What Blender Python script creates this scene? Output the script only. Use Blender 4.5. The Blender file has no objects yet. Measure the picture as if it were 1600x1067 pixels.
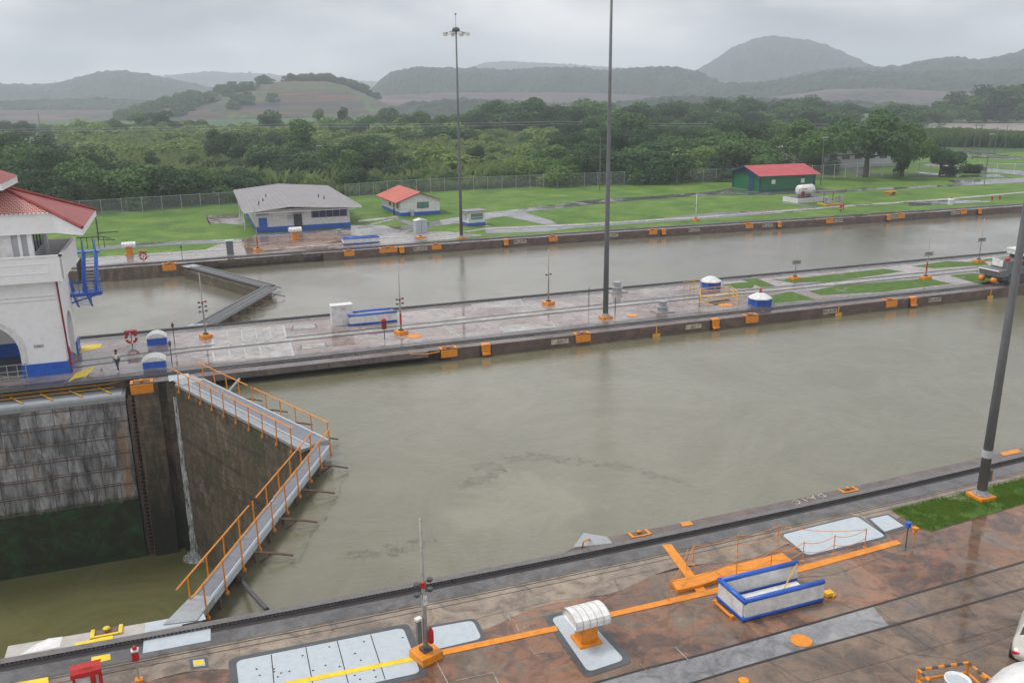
import bpy, bmesh, math, random
from mathutils import Vector, Matrix, noise
R=math.radians
random.seed(7)
C=bpy.context.scene.collection
S=bpy.context.scene
# ------------------------------------------------------------------ camera
F,YAW,PIT,ROLL,CY,CZ=1369.7,.3482,.2752,-.0110,-35.109,20.872
def _ray(u,v):
    c,s=math.cos(ROLL),math.sin(ROLL); u,v=c*u-s*v,s*u+c*v
    x=u; y=math.cos(PIT)+v*math.sin(PIT); z=-math.sin(PIT)+v*math.cos(PIT)
    return Vector((x*math.cos(YAW)+y*math.sin(YAW),-x*math.sin(YAW)+y*math.cos(YAW),z))
def _ray0(u,v):
    return _ray(u,v)
fw=_ray(0,0); rt=_ray(1,0)-fw; up=_ray(0,1)-fw
cam=bpy.data.cameras.new('camera'); camo=bpy.data.objects.new('camera',cam); C.objects.link(camo)
m=Matrix((rt,up,-fw)).transposed().to_4x4(); m.translation=Vector((0,CY,CZ)); camo.matrix_world=m
cam.sensor_width=36; cam.lens=F/1600*36; cam.clip_start=.3; cam.clip_end=12000; S.camera=camo
# ------------------------------------------------------------------ sky, sun, exposure
SUN_EL,SUN_AZ=R(58),R(-60)
w=bpy.data.worlds.new("World"); S.world=w; w.use_nodes=True
nt=w.node_tree; nt.nodes.clear(); N=nt.nodes.new; Lk=nt.links.new
out=N('ShaderNodeOutputWorld'); bg=N('ShaderNodeBackground'); bg.inputs[1].default_value=.113; Lk(bg.outputs[0],out.inputs[0])
sky=N('ShaderNodeTexSky'); sky.sky_type='NISHITA'; sky.sun_disc=False; sky.sun_elevation=SUN_EL; sky.sun_rotation=SUN_AZ; sky.dust_density=4
tc=N('ShaderNodeTexCoord'); mp=N('ShaderNodeMapping'); mp.inputs['Scale'].default_value=(1,1,3.2); Lk(tc.outputs['Generated'],mp.inputs[0])
n1=N('ShaderNodeTexNoise'); n1.inputs['Scale'].default_value=2.6; n1.inputs['Detail'].default_value=7; n1.inputs['Roughness'].default_value=.5; Lk(mp.outputs[0],n1.inputs[0])
cr=N('ShaderNodeValToRGB'); cr.color_ramp.elements[0].position=.36; cr.color_ramp.elements[0].color=(2.6,2.7,3.0,1); cr.color_ramp.elements[1].position=.6; cr.color_ramp.elements[1].color=(7.4,7.25,7.15,1)
Lk(n1.outputs[0],cr.inputs[0])
mx=N('ShaderNodeMix'); mx.data_type='RGBA'; mx.inputs[0].default_value=.95; Lk(sky.outputs[0],mx.inputs[6]); Lk(cr.outputs[0],mx.inputs[7]); Lk(mx.outputs[2],bg.inputs[0])
sl=bpy.data.lights.new('sun','SUN'); sl.energy=1.5; sl.angle=R(18); sl.color=(1,.96,.9); so=bpy.data.objects.new('sun',sl); C.objects.link(so)
sd=Vector((math.sin(SUN_AZ)*math.cos(SUN_EL),math.cos(SUN_AZ)*math.cos(SUN_EL),math.sin(SUN_EL))); so.rotation_euler=sd.to_track_quat('Z','Y').to_euler()
S.view_settings.view_transform='Standard'; S.view_settings.look='None'; S.cycles.volume_bounces=2; S.view_settings.exposure=0.6; S.view_settings.gamma=1
# ------------------------------------------------------------------ helpers
def G(px,py,z=0.):            # point of the plane at height z seen at a photo pixel
    d=_ray((px-800)/F,-(py-533.5)/F); t=(z-CZ)/d.z
    return Vector((d.x*t,CY+d.y*t,z))
def GD(px,py,D):              # point in that direction at horizontal distance D
    d=_ray((px-800)/F,-(py-533.5)/F); t=D/math.hypot(d.x,d.y)
    return Vector((d.x*t,CY+d.y*t,CZ+d.z*t))
class MB:
    def __init__(s): s.v=[]; s.f=[]; s.m=[]; s.k=0
    def add(s,vs,fs):
        b=len(s.v); s.v+=[tuple(v) for v in vs]; s.f+=[tuple(b+i for i in f) for f in fs]; s.m+=[s.k]*len(fs); return s
    def box(s,c,d,rz=0,taper=1,M=None):
        x,y,z=[a/2 for a in d]; vs=[]
        for sz,k in ((-1,1),(1,taper)):
            for sx,sy in ((-1,-1),(1,-1),(1,1),(-1,1)): vs.append(Vector((sx*x*k,sy*y*k,sz*z)))
        if rz: vs=[Matrix.Rotation(rz,3,'Z')@v for v in vs]
        if M: vs=[M@v for v in vs]
        vs=[v+Vector(c) for v in vs]
        return s.add(vs,[(3,2,1,0),(4,5,6,7),(0,1,5,4),(1,2,6,5),(2,3,7,6),(3,0,4,7)])
    def prism(s,poly,z0,z1):
        n=len(poly); s.add([(p[0],p[1],z0) for p in poly]+[(p[0],p[1],z1) for p in poly],
            [tuple(range(n))[::-1],tuple(range(n,2*n))]+[(i,(i+1)%n,n+(i+1)%n,n+i) for i in range(n)]); return s
    def flat(s,pts): s.add(pts,[tuple(range(len(pts)))]); return s
    def ribbon(s,a,b): # two polylines
        n=len(a); s.add(list(a)+list(b),[(i,i+1,n+i+1,n+i) for i in range(n-1)]); return s
    def tube(s,pts,r,n=8,cap=True):
        pts=[Vector(p) for p in pts]; rs=r if isinstance(r,(list,tuple)) else [r]*len(pts); b=len(s.v); vs=[];fs=[]
        for i,p in enumerate(pts):
            t=(pts[min(i+1,len(pts)-1)]-pts[max(i-1,0)]).normalized()
            a=t.cross(Vector((0,0,1)) if abs(t.z)<.95 else Vector((1,0,0))).normalized(); c=t.cross(a)
            for k in range(n):
                an=2*math.pi*k/n; vs.append(p+(a*math.cos(an)+c*math.sin(an))*rs[i])
        for i in range(len(pts)-1):
            for k in range(n): fs.append((i*n+k,i*n+(k+1)%n,(i+1)*n+(k+1)%n,(i+1)*n+k))
        if cap: fs+=[tuple(range(n))[::-1],tuple((len(pts)-1)*n+k for k in range(n))]
        return s.add(vs,fs)
    def lathe(s,prof,c=(0,0,0),n=16):
        vs=[];fs=[]
        for r,z in prof:
            for k in range(n): vs.append((c[0]+r*math.cos(2*math.pi*k/n),c[1]+r*math.sin(2*math.pi*k/n),c[2]+z))
        for i in range(len(prof)-1):
            for k in range(n): fs.append((i*n+k,i*n+(k+1)%n,(i+1)*n+(k+1)%n,(i+1)*n+k))
        fs.append(tuple((len(prof)-1)*n+k for k in range(n))); fs.append(tuple(range(n))[::-1])
        return s.add(vs,fs)
    def build(s,name,mat,parent=None,smooth=False,bevel=0,loc=None,rz=None):
        me=bpy.data.meshes.new(name); me.from_pydata(s.v,[],s.f); 
        for mm in (mat if isinstance(mat,list) else [mat]): me.materials.append(mm)
        if isinstance(mat,list): me.polygons.foreach_set('material_index',s.m)
        if smooth: me.polygons.foreach_set('use_smooth',[True]*len(s.f))
        me.update(); o=bpy.data.objects.new(name,me); C.objects.link(o)
        if parent: o.parent=parent
        if loc is not None: o.location=loc
        if rz is not None: o.rotation_euler.z=rz
        if bevel:
            b=o.modifiers.new('bevel','BEVEL'); b.width=bevel; b.segments=2; b.limit_method='ANGLE'
        return o
def tag(o,label,cat,group=None):
    o['label']=label; o['category']=cat
    if group: o['group']=group
    return o
def thing(name,label,cat,loc=(0,0,0),rz=0,group=None):
    o=bpy.data.objects.new(name,None); C.objects.link(o); o.location=loc; o.rotation_euler=(0,0,rz); return tag(o,label,cat,group)
def struct(o,kind='structure',label=None):
    o['kind']=kind
    if label: o['label']=label
    return o
def copy_tree(o,parent=None):
    c=o.copy(); C.objects.link(c); c.parent=parent
    for ch in list(o.children): copy_tree(ch,c)
    return c
def place(proto,used,loc,rz,label,group,scale=None):
    o=proto if not used else copy_tree(proto)
    o.location=loc; o.rotation_euler.z=rz; o['label']=label; o['group']=group
    if scale: o.scale=scale if isinstance(scale,tuple) else (scale,)*3
    return o
ORD=['first','second','third','fourth','fifth','sixth','seventh','eighth','ninth','tenth','eleventh','twelfth','thirteenth','fourteenth']
# ------------------------------------------------------------------ materials
def newmat(name):
    m=bpy.data.materials.new(name); m.use_nodes=True; return m,m.node_tree,m.node_tree.nodes['Principled BSDF']
def noi(nt,sc,det=5,ro=.6,vec=None,dist=0):
    n=nt.nodes.new('ShaderNodeTexNoise'); n.inputs['Scale'].default_value=sc; n.inputs['Detail'].default_value=det; n.inputs['Roughness'].default_value=ro; n.inputs['Distortion'].default_value=dist
    if vec: nt.links.new(vec,n.inputs[0])
    return n.outputs[0]
def ramp(nt,fac,stops):
    r=nt.nodes.new('ShaderNodeValToRGB'); e=r.color_ramp.elements
    while len(e)<len(stops): e.new(.5)
    for i,(p,c) in enumerate(stops): e[i].position=p; e[i].color=(c[0],c[1],c[2],1) if not isinstance(c,(int,float)) else (c,c,c,1)
    nt.links.new(fac,r.inputs[0]); return r.outputs[0]
def mixc(nt,f,a,b,mode='MIX'):
    m=nt.nodes.new('ShaderNodeMix'); m.data_type='RGBA'; m.blend_type=mode
    for i,x in ((0,f),(6,a),(7,b)):
        if isinstance(x,(int,float)): m.inputs[i].default_value=x
        elif isinstance(x,tuple): m.inputs[i].default_value=(x[0],x[1],x[2],1)
        else: nt.links.new(x,m.inputs[i])
    return m.outputs[2]
def objvec(nt,scale=(1,1,1),out='Object',rot=(0,0,0)):
    t=nt.nodes.new('ShaderNodeTexCoord'); mp=nt.nodes.new('ShaderNodeMapping'); mp.inputs['Scale'].default_value=scale; mp.inputs['Rotation'].default_value=rot
    nt.links.new(t.outputs[out],mp.inputs[0]); return mp.outputs[0]
def bump(nt,b,h,st,dist=.02):
    n=nt.nodes.new('ShaderNodeBump'); n.inputs['Strength'].default_value=st; n.inputs['Distance'].default_value=dist
    nt.links.new(h,n.inputs['Height']); nt.links.new(n.outputs[0],b.inputs['Normal'])
def simple(name,col,rough=.5,var=.25,scale=1.5,metal=0,bm=.15,col2=None,thr=(.45,.75),spec=.5):
    m,nt,b=newmat(name); v=objvec(nt); n=noi(nt,scale,6,.65,v)
    c2=col2 or tuple(c*(1-var) for c in col)
    nt.links.new(ramp(nt,n,[(thr[0],col),(thr[1],c2)]),b.inputs['Base Color'])
    b.inputs['Roughness'].default_value=rough; b.inputs['Metallic'].default_value=metal; b.inputs['Specular IOR Level'].default_value=spec
    if bm: bump(nt,b,noi(nt,scale*12,4,.6,v),bm,.01)
    return m
def paint(name,col,rough=.4,dirt=.5):
    m,nt,b=newmat(name); v=objvec(nt); n=noi(nt,2.2,7,.7,v); n2=noi(nt,9,6,.75,v)
    k=ramp(nt,n2,[(.55,0),(.68,1)])
    base=ramp(nt,n,[(.35,col),(.7,tuple(c*.66 for c in col))])
    mm=nt.nodes.new('ShaderNodeMath'); mm.operation='MULTIPLY'; nt.links.new(k,mm.inputs[0]); mm.inputs[1].default_value=dirt
    nt.links.new(mixc(nt,mm.outputs[0],base,tuple(c*.35+.03 for c in col)),b.inputs['Base Color'])
    b.inputs['Roughness'].default_value=rough; bump(nt,b,n2,.08,.01); return m
def wetconcrete(name,stops,sc=.35,wet=.5,r0=.06,r1=.55,seams=None,seamcol=.35,bmp=.25,speck=.35,detail=.8):
    """worn concrete: large tone patches, fine speckle, damp and puddled areas, cast joints"""
    m,nt,b=newmat(name); v=objvec(nt); a=noi(nt,sc,8,.65,v,.8); c=ramp(nt,a,stops)
    n2=noi(nt,6,8,.75,v); c=mixc(nt,speck,c,ramp(nt,n2,[(.3,.25),(.55,.7),(.8,1.)]),'MULTIPLY') if speck else c
    n3=noi(nt,detail,6,.7,v,1.5); c=mixc(nt,ramp(nt,n3,[(.48,0),(.66,.55)]),c,(.05,.04,.035)); n6=noi(nt,2.4,9,.85,v,.2); c=mixc(nt,ramp(nt,n6,[(.60,0),(.66,.4)]),c,(.45,.38,.32))
    pud=noi(nt,.22,5,.6,v,.5)
    wetf=ramp(nt,pud,[(wet-.08,1),(wet+.08,0)])
    c=mixc(nt,wetf,c,mixc(nt,1.,c,(.72,.72,.74),'MULTIPLY'))
    if seams:
        br=nt.nodes.new('ShaderNodeTexBrick'); nt.links.new(v,br.inputs[0]); br.offset=seams[3] if len(seams)>3 else .5
        br.inputs['Scale'].default_value=1; br.inputs['Brick Width'].default_value=seams[0]; br.inputs['Row Height'].default_value=seams[1]; br.inputs['Mortar Size'].default_value=seams[2]; br.inputs['Mortar Smooth'].default_value=.3
        br.inputs['Color1'].default_value=(1,1,1,1); br.inputs['Color2'].default_value=(.82,.8,.78,1); br.inputs['Mortar'].default_value=(seamcol,)*3+(1,)
        c=mixc(nt,1.,c,br.outputs[0],'MULTIPLY')
    nt.links.new(c,b.inputs['Base Color'])
    nt.links.new(ramp(nt,wetf,[(0,r1),(1,r0)]),b.inputs['Roughness'])
    h=nt.nodes.new('ShaderNodeMath'); h.operation='MULTIPLY'; nt.links.new(n2,h.inputs[0]); nt.links.new(ramp(nt,wetf,[(0,1),(1,.12)]),h.inputs[1])
    bump(nt,b,h.outputs[0],bmp,.02); return m
ORG=(.78,.27,.015); YEL=(.8,.42,.02); BLU=(.02,.12,.55)
M={}
M['near_deck']=wetconcrete('near_deck',[(.3,(.27,.12,.065)),(.42,(.14,.10,.08)),(.5,(.36,.18,.105)),(.58,(.24,.18,.135)),(.72,(.40,.31,.22))],.3,.52,.05,.45,(7.5,5.5,.012,.4),.45)
M['near_strip']=wetconcrete('near_strip',[(.35,(.38,.31,.24)),(.6,(.26,.21,.165)),(.75,(.42,.29,.20))],.8,.46,.08,.5,(9,30,.01,0),.5)
M['road_slab']=wetconcrete('road_slab',[(.35,(.15,.12,.10)),(.5,(.30,.21,.145)),(.65,(.19,.16,.14))],.35,.55,.04,.4,(6.3,4.3,.02,.35),.35)
M['grey_slab']=wetconcrete('grey_slab',[(.3,(.25,.26,.28)),(.5,(.34,.35,.37)),(.7,(.44,.44,.45))],.6,.5,.08,.5,(5.5,20,.012,0),.5)
M['centre_deck']=wetconcrete('centre_deck',[(.3,(.34,.21,.17)),(.45,(.42,.33,.30)),(.56,(.55,.49,.47)),(.7,(.42,.25,.18))],.16,.62,.04,.35,(6,2.6,.02,.5),.55)
M['far_deck']=wetconcrete('far_deck',[(.3,(.30,.26,.24)),(.5,(.42,.40,.38)),(.7,(.36,.26,.21))],.12,.55,.06,.4,(6,4,.03,.5),.6)
M['red_deck']=wetconcrete('red_deck',[(.3,(.30,.17,.13)),(.5,(.36,.24,.19)),(.7,(.25,.19,.17))],.2,.5,.05,.4,(4,3,.04,.5),.5)
M['track_bed']=wetconcrete('track_bed',[(.35,(.10,.098,.098)),(.6,(.17,.165,.165)),(.75,(.13,.115,.11))],.9,.52,.09,.5,bmp=.15)
M['rail']=simple('rail',(.035,.03,.03),.35,.3,3,.3)
M['rack']=simple('rack',(.16,.15,.15),.4,.4,4,.2)
M['rackdark']=simple('rackdark',(.02,.018,.018),.6,.3,4)
M['cope']=wetconcrete('cope',[(.35,(.24,.19,.18)),(.6,(.16,.13,.125)),(.75,(.3,.24,.2))],.7,.5,.08,.55,(3.2,50,.01,0),.5)
M['orange']=paint('orange',ORG); M['yellow']=paint('yellow',YEL); M['lemon']=paint('lemon',(.85,.62,.03))
M['blue']=paint('blue',BLU,.35,.2); M['white']=paint('white',(.74,.74,.74),.4,.18); M['white2']=paint('white2',(.8,.8,.79),.5,.3)
M['red']=paint('red',(.5,.02,.02),.35,.25); M['darkred']=paint('darkred',(.22,.012,.015),.5,.3)
M['hatch']=simple('hatch',(.44,.49,.53),.28,.2,3,.0,.12,(.36,.42,.47)); M['hatchrim']=simple('hatchrim',(.075,.08,.09),.35,.3,2)
M['metal']=simple('metal',(.36,.38,.4),.35,.25,3,.3); M['darkmetal']=simple('darkmetal',(.07,.07,.075),.45,.3,3)
M['steelpole']=simple('steelpole',(.13,.14,.145),.45,.25,1.2); M['lightpole']=simple('lightpole',(.34,.33,.30),.5,.35,5)
M['glass']=simple('glass',(.03,.04,.05),.08,.2,1,0,0); M['black']=simple('black',(.02,.02,.02),.6)
M['blueglass']=simple('blueglass',(.03,.035,.09),.12,.2,1,0,0)
M['tealglass']=simple('tealglass',(.12,.22,.2),.12,.2,1,0,0)
M['concrete']=simple('concrete',(.42,.4,.37),.5,.4,1,0,.2)
M['kerb']=wetconcrete('kerb',[(.3,(.55,.54,.51)),(.6,(.42,.4,.38)),(.8,(.62,.61,.58))],.5,.5,.15,.5,(5,50,.02,0),.6)
M['asphalt']=wetconcrete('asphalt',[(.3,(.13,.13,.14)),(.6,(.20,.195,.2)),(.8,(.26,.25,.25))],.25,.55,.05,.4)
M['skin']=simple('skin',(.22,.10,.06),.5,.1,5,0,0); M['hair']=simple('hair',(.012,.01,.01),.7,.1,5)
M['shirt']=simple('shirt',(.75,.72,.7),.8,.15,8); M['trousers']=simple('trousers',(.03,.05,.10),.8,.3,8); M['navy']=simple('navy',(.02,.035,.10),.8,.2,8)
def facemat():
    """lock wall face: board-marked stained concrete, dark and mossy towards the waterline"""
    m,nt,b=newmat('wall_face'); v=objvec(nt,(1,1,1)); vs=objvec(nt,(1.5,1.5,.4))
    n=noi(nt,1,8,.7,vs,.4); c=ramp(nt,n,[(.3,(.05,.042,.032)),(.46,(.13,.10,.075)),(.58,(.22,.165,.115)),(.7,(.34,.18,.10))])
    n2=noi(nt,5,6,.7,v); c=mixc(nt,.55,c,ramp(nt,n2,[(.3,.35),(.7,1)]),'MULTIPLY')
    vl=objvec(nt,(.3,.3,4.2)); n3=noi(nt,1,5,.7,vl); c=mixc(nt,.5,c,ramp(nt,n3,[(.4,.45),(.6,1)]),'MULTIPLY')
    sx=nt.nodes.new('ShaderNodeSeparateXYZ'); nt.links.new(v,sx.inputs[0])
    ad=nt.nodes.new('ShaderNodeMath'); ad.operation='MULTIPLY_ADD'; nt.links.new(n,ad.inputs[0]); ad.inputs[1].default_value=6; nt.links.new(sx.outputs[2],ad.inputs[2])
    mr=nt.nodes.new('ShaderNodeMapRange'); mr.inputs[1].default_value=-8; mr.inputs[2].default_value=-3; mr.inputs[3].default_value=1; mr.inputs[4].default_value=0; nt.links.new(ad.outputs[0],mr.inputs[0])
    c=mixc(nt,mr.outputs[0],c,ramp(nt,n2,[(.3,(.012,.014,.009)),(.7,(.035,.038,.02))]))
    nt.links.new(c,b.inputs['Base Color']); b.inputs['Roughness'].default_value=.45; bump(nt,b,n2,.5,.04); return m
M['face']=facemat()
def copeface():
    m,nt,b=newmat('cope_face'); v=objvec(nt); vs=objvec(nt,(.9,.9,1.2)); n=noi(nt,1,8,.75,vs,.5)
    c=ramp(nt,n,[(.3,(.05,.04,.036)),(.5,(.10,.07,.058)),(.62,(.17,.10,.075)),(.8,(.24,.16,.12))]); nt.links.new(c,b.inputs['Base Color']); b.inputs['Roughness'].default_value=.4
    bump(nt,b,noi(nt,6,6,.7,v),.4,.03); return m
M['copeface']=copeface()
def gateface():
    """lock gate skin: riveted plate bands on top, algae below, rust streaks"""
    m,nt,b=newmat('gate_skin'); v=objvec(nt)
    sx=nt.nodes.new('ShaderNodeSeparateXYZ'); nt.links.new(v,sx.inputs[0]); cb=nt.nodes.new('ShaderNodeCombineXYZ'); nt.links.new(sx.outputs[0],cb.inputs[0]); nt.links.new(sx.outputs[2],cb.inputs[1])
    br=nt.nodes.new('ShaderNodeTexBrick'); nt.links.new(cb.outputs[0],br.inputs[0]); br.offset=0; br.inputs['Scale'].default_value=1; br.inputs['Brick Width'].default_value=1.15; br.inputs['Row Height'].default_value=1.32; br.inputs['Mortar Size'].default_value=.04; br.inputs['Mortar Smooth'].default_value=1.; br.offset=.37; br.squash=1.5; br.squash_frequency=3
    br.inputs['Color1'].default_value=(.24,.24,.25,1); br.inputs['Color2'].default_value=(.14,.14,.15,1); br.inputs['Mortar'].default_value=(.022,.02,.02,1)
    vs=objvec(nt,(1.4,1,.35)); n=noi(nt,1,8,.75,vs,.6); c=mixc(nt,.85,br.outputs[0],ramp(nt,n,[(.34,.2),(.46,.9),(.6,2.1)]),'MULTIPLY')
    vr=objvec(nt,(.55,1,.09)); nr=noi(nt,1,4,.5,vr); c=mixc(nt,ramp(nt,nr,[(.62,0),(.70,.7)]),c,(.42,.24,.11))
    wl=objvec(nt,(2.6,1,.45)); nw=noi(nt,1,7,.8,wl); c=mixc(nt,ramp(nt,nw,[(.62,0),(.72,.55)]),c,(.36,.35,.34))
    n2=noi(nt,3.5,6,.7,v); ng=noi(nt,.7,8,.75,v,.6)
    g=ramp(nt,ng,[(.3,(.008,.012,.006)),(.5,(.022,.034,.012)),(.68,(.02,.10,.03))])
    vl=objvec(nt,(.03,.03,1.1)); n3=noi(nt,1,2,.4,vl); g=mixc(nt,ramp(nt,n3,[(.66,0),(.69,.7)]),g,(.07,.07,.045))
    mr=nt.nodes.new('ShaderNodeMapRange'); mr.inputs[1].default_value=-9.5; mr.inputs[2].default_value=-8.9; mr.inputs[3].default_value=1; mr.inputs[4].default_value=0; mz=nt.nodes.new('ShaderNodeMath'); mz.operation='MULTIPLY_ADD'; nt.links.new(n,mz.inputs[0]); mz.inputs[1].default_value=1.6; nt.links.new(sx.outputs[2],mz.inputs[2]); mz2=nt.nodes.new('ShaderNodeMath'); mz2.operation='SUBTRACT'; nt.links.new(mz.outputs[0],mz2.inputs[0]); mz2.inputs[1].default_value=.8; nt.links.new(mz2.outputs[0],mr.inputs[0])
    c=mixc(nt,mr.outputs[0],c,g); nt.links.new(c,b.inputs['Base Color']); b.inputs['Roughness'].default_value=.4; bump(nt,b,n2,.4,.03); return m
M['gateskin']=gateface()
def leafskin():
    m,nt,b=newmat('leaf_skin'); v=objvec(nt); vs=objvec(nt,(.9,.9,.42)); n=noi(nt,1,9,.8,vs,.9); n2=noi(nt,5,8,.85,v); vl=objvec(nt,(.02,.02,.75)); n7=noi(nt,1,2,.3,vl)
    c=ramp(nt,n,[(.32,(.04,.034,.022)),(.48,(.10,.078,.05)),(.6,(.17,.135,.095)),(.7,(.34,.29,.24))]); c=mixc(nt,.85,c,ramp(nt,n2,[(.35,.2),(.65,1.5)]),'MULTIPLY'); c=mixc(nt,ramp(nt,n7,[(.5,0),(.52,.6),(.54,0)]),c,(.03,.025,.02)); n8=noi(nt,.5,6,.7,v,.5); c=mixc(nt,ramp(nt,n8,[(.5,0),(.62,.6)]),c,(.045,.055,.02))
    nt.links.new(c,b.inputs['Base Color']); b.inputs['Roughness'].default_value=.5; bump(nt,b,n2,.7,.05); return m
M['leafskin']=leafskin()
def water(name,col,col2,rp=.35,rough=.03,ior=1.95,plume=None):
    m,nt,b=newmat(name); v=objvec(nt); n=noi(nt,.11,9,.72,v,2.2); c=ramp(nt,n,[(.4,col),(.62,col2)])
    if plume:   # pale silt boiling up in a ring
        gx,gy,rr=plume; mp=nt.nodes.new('ShaderNodeMapping'); mp.inputs['Location'].default_value=(-gx/rr,-gy/(rr*.9),0); mp.inputs['Scale'].default_value=(1/rr,1/(rr*.9),0); nt.links.new(v,mp.inputs[0])
        d=noi(nt,.25,5,.6,v,.6); vl=nt.nodes.new('ShaderNodeVectorMath'); vl.operation='LENGTH'; nt.links.new(mp.outputs[0],vl.inputs[0]); ad=nt.nodes.new('ShaderNodeMath'); ad.operation='MULTIPLY_ADD'; nt.links.new(d,ad.inputs[0]); ad.inputs[1].default_value=1.1; nt.links.new(vl.outputs['Value'],ad.inputs[2])
        c=mixc(nt,ramp(nt,ad.outputs[0],[(.75,.1),(.9,.25),(1.25,1.),(1.5,0)] if False else [(.5,.12),(.78,.42),(1.05,.0)]),c,tuple(min(1,x*1.45+.02) for x in col2))
    nt.links.new(c,b.inputs['Base Color'])
    b.inputs['Roughness'].default_value=rough; b.inputs['IOR'].default_value=ior
    v1=objvec(nt,(.8,2.0,1)); a=noi(nt,2.4,5,.66,v1,.4); n5=noi(nt,.12,3,.5,v); k=nt.nodes.new('ShaderNodeMath'); k.operation='MULTIPLY'; nt.links.new(a,k.inputs[0]); nt.links.new(ramp(nt,n5,[(.35,.45),(.65,1.)]),k.inputs[1])
    bump(nt,b,k.outputs[0],rp,.07); return m
_p=G(820,790,-1.); M['water']=water('water_upper',(.125,.12,.072),(.152,.145,.095),.42,plume=(_p.x,_p.y,11.))
M['water_far']=water('water_far',(.13,.122,.09),(.16,.15,.112),.36,.04)
M['water_low']=water('water_lower',(.10,.10,.035),(.13,.125,.055),.2,.05,1.4)
M['river']=simple('river_water',(.42,.37,.35),.2,.1,.01,0,0)
def grassmat(name,a,b_,c_,sc=.5,mud=0.):
    m,nt,b=newmat(name); v=objvec(nt); n=noi(nt,sc,8,.7,v,.4); c=ramp(nt,n,[(.3,a),(.52,b_),(.72,c_)]); n2=noi(nt,sc*9,5,.75,v); c=mixc(nt,.6,c,ramp(nt,n2,[(.3,.5),(.7,1.2)]),'MULTIPLY')
    if mud: n3=noi(nt,.4,6,.7,v,1); c=mixc(nt,ramp(nt,n3,[(.60,0),(.67,1)]),c,(.2,.19,.16))
    nt.links.new(c,b.inputs['Base Color']); b.inputs['Roughness'].default_value=.75; b.inputs['Specular IOR Level'].default_value=.25; bump(nt,b,n2,.6,.08); return m
M['lawn']=grassmat('lawn',(.045,.105,.012),(.095,.185,.022),(.19,.25,.045),.14,.0)
M['patch']=grassmat('grass_patch',(.045,.10,.012),(.075,.15,.02),(.13,.18,.035),1.2,1)
M['wild']=grassmat('wild_ground',(.03,.07,.02),(.05,.10,.03),(.09,.13,.045),.03)
def leafmat(name,cols,tr=.25):
    m,nt,b=newmat(name); oi=nt.nodes.new('ShaderNodeObjectInfo'); v=objvec(nt); n=noi(nt,.5,4,.6,v)
    ad=nt.nodes.new('ShaderNodeMath'); ad.operation='ADD'; nt.links.new(n,ad.inputs[0]); mu=nt.nodes.new('ShaderNodeMath'); mu.operation='MULTIPLY_ADD'; nt.links.new(oi.outputs['Random'],mu.inputs[0]); mu.inputs[1].default_value=.7; mu.inputs[2].default_value=-.35; nt.links.new(mu.outputs[0],ad.inputs[1])
    nt.links.new(ramp(nt,ad.outputs[0],[(.25,cols[0]),(.5,cols[1]),(.75,cols[2])]),b.inputs['Base Color']); b.inputs['Roughness'].default_value=.6; b.inputs['Specular IOR Level'].default_value=.3
    o=[x for x in nt.nodes if x.type=='OUTPUT_MATERIAL'][0]; t=nt.nodes.new('ShaderNodeBsdfTranslucent'); t.inputs[0].default_value=(cols[2][0]*1.3,cols[2][1]*1.3,cols[2][2],1)
    ms=nt.nodes.new('ShaderNodeMixShader'); ms.inputs[0].default_value=tr; nt.links.new(b.outputs[0],ms.inputs[1]); nt.links.new(t.outputs[0],ms.inputs[2]); nt.links.new(ms.outputs[0],o.inputs[0]); return m
M['leaf']=leafmat('leaf_dark',[(.014,.042,.016),(.034,.09,.026),(.085,.165,.04)])
M['leafl']=leafmat('leaf_light',[(.045,.10,.022),(.09,.18,.04),(.18,.25,.06)])
M['reed']=leafmat('reed',[(.04,.11,.035),(.085,.18,.05),(.21,.25,.10)],.3)
M['blade']=leafmat('blade',[(.06,.14,.015),(.10,.21,.025),(.17,.26,.04)],.3)
M['bark']=simple('bark',(.09,.07,.055),.8,.4,3)
def tiles(name,col,kind):
    m,nt,b=newmat(name); v=objvec(nt)
    if kind=='tile':
        br=nt.nodes.new('ShaderNodeTexBrick'); sx=nt.nodes.new('ShaderNodeSeparateXYZ'); nt.links.new(v,sx.inputs[0]); cb=nt.nodes.new('ShaderNodeCombineXYZ'); nt.links.new(sx.outputs[0],cb.inputs[0]); nt.links.new(sx.outputs[1],cb.inputs[1]); nt.links.new(cb.outputs[0],br.inputs[0])
        br.offset=.5; br.inputs['Scale'].default_value=1; br.inputs['Brick Width'].default_value=.26; br.inputs['Row Height'].default_value=.2; br.inputs['Mortar Size'].default_value=.035; br.inputs['Mortar Smooth'].default_value=.6
        br.inputs['Color1'].default_value=col+(1,); br.inputs['Color2'].default_value=tuple(c*.75 for c in col)+(1,); br.inputs['Mortar'].default_value=(.55,.38,.34,1); c=br.outputs[0]
        h=br.outputs[1]
    else:
        sx=nt.nodes.new('ShaderNodeSeparateXYZ'); nt.links.new(v,sx.inputs[0]); wv=nt.nodes.new('ShaderNodeMath'); wv.operation='FRACT'; mu=nt.nodes.new('ShaderNodeMath'); mu.operation='MULTIPLY'; nt.links.new(sx.outputs[{'x':0,'y':1}[kind[0]]],mu.inputs[0]); mu.inputs[1].default_value=float(kind[1:]); nt.links.new(mu.outputs[0],wv.inputs[0])
        n=noi(nt,.6,7,.75,v,.5); c=ramp(nt,n,[(.3,tuple(x*.72 for x in col)),(.5,col),(.75,tuple(min(1,x*1.2+.02) for x in col))]); c=mixc(nt,1.,c,ramp(nt,wv.outputs[0],[(0,.55),(.1,1.),(.9,1.),(1,.55)]),'MULTIPLY'); h=wv.outputs[0]
    nt.links.new(c,b.inputs['Base Color']); b.inputs['Roughness'].default_value=.45; bump(nt,b,h,.4,.04); return m
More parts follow.
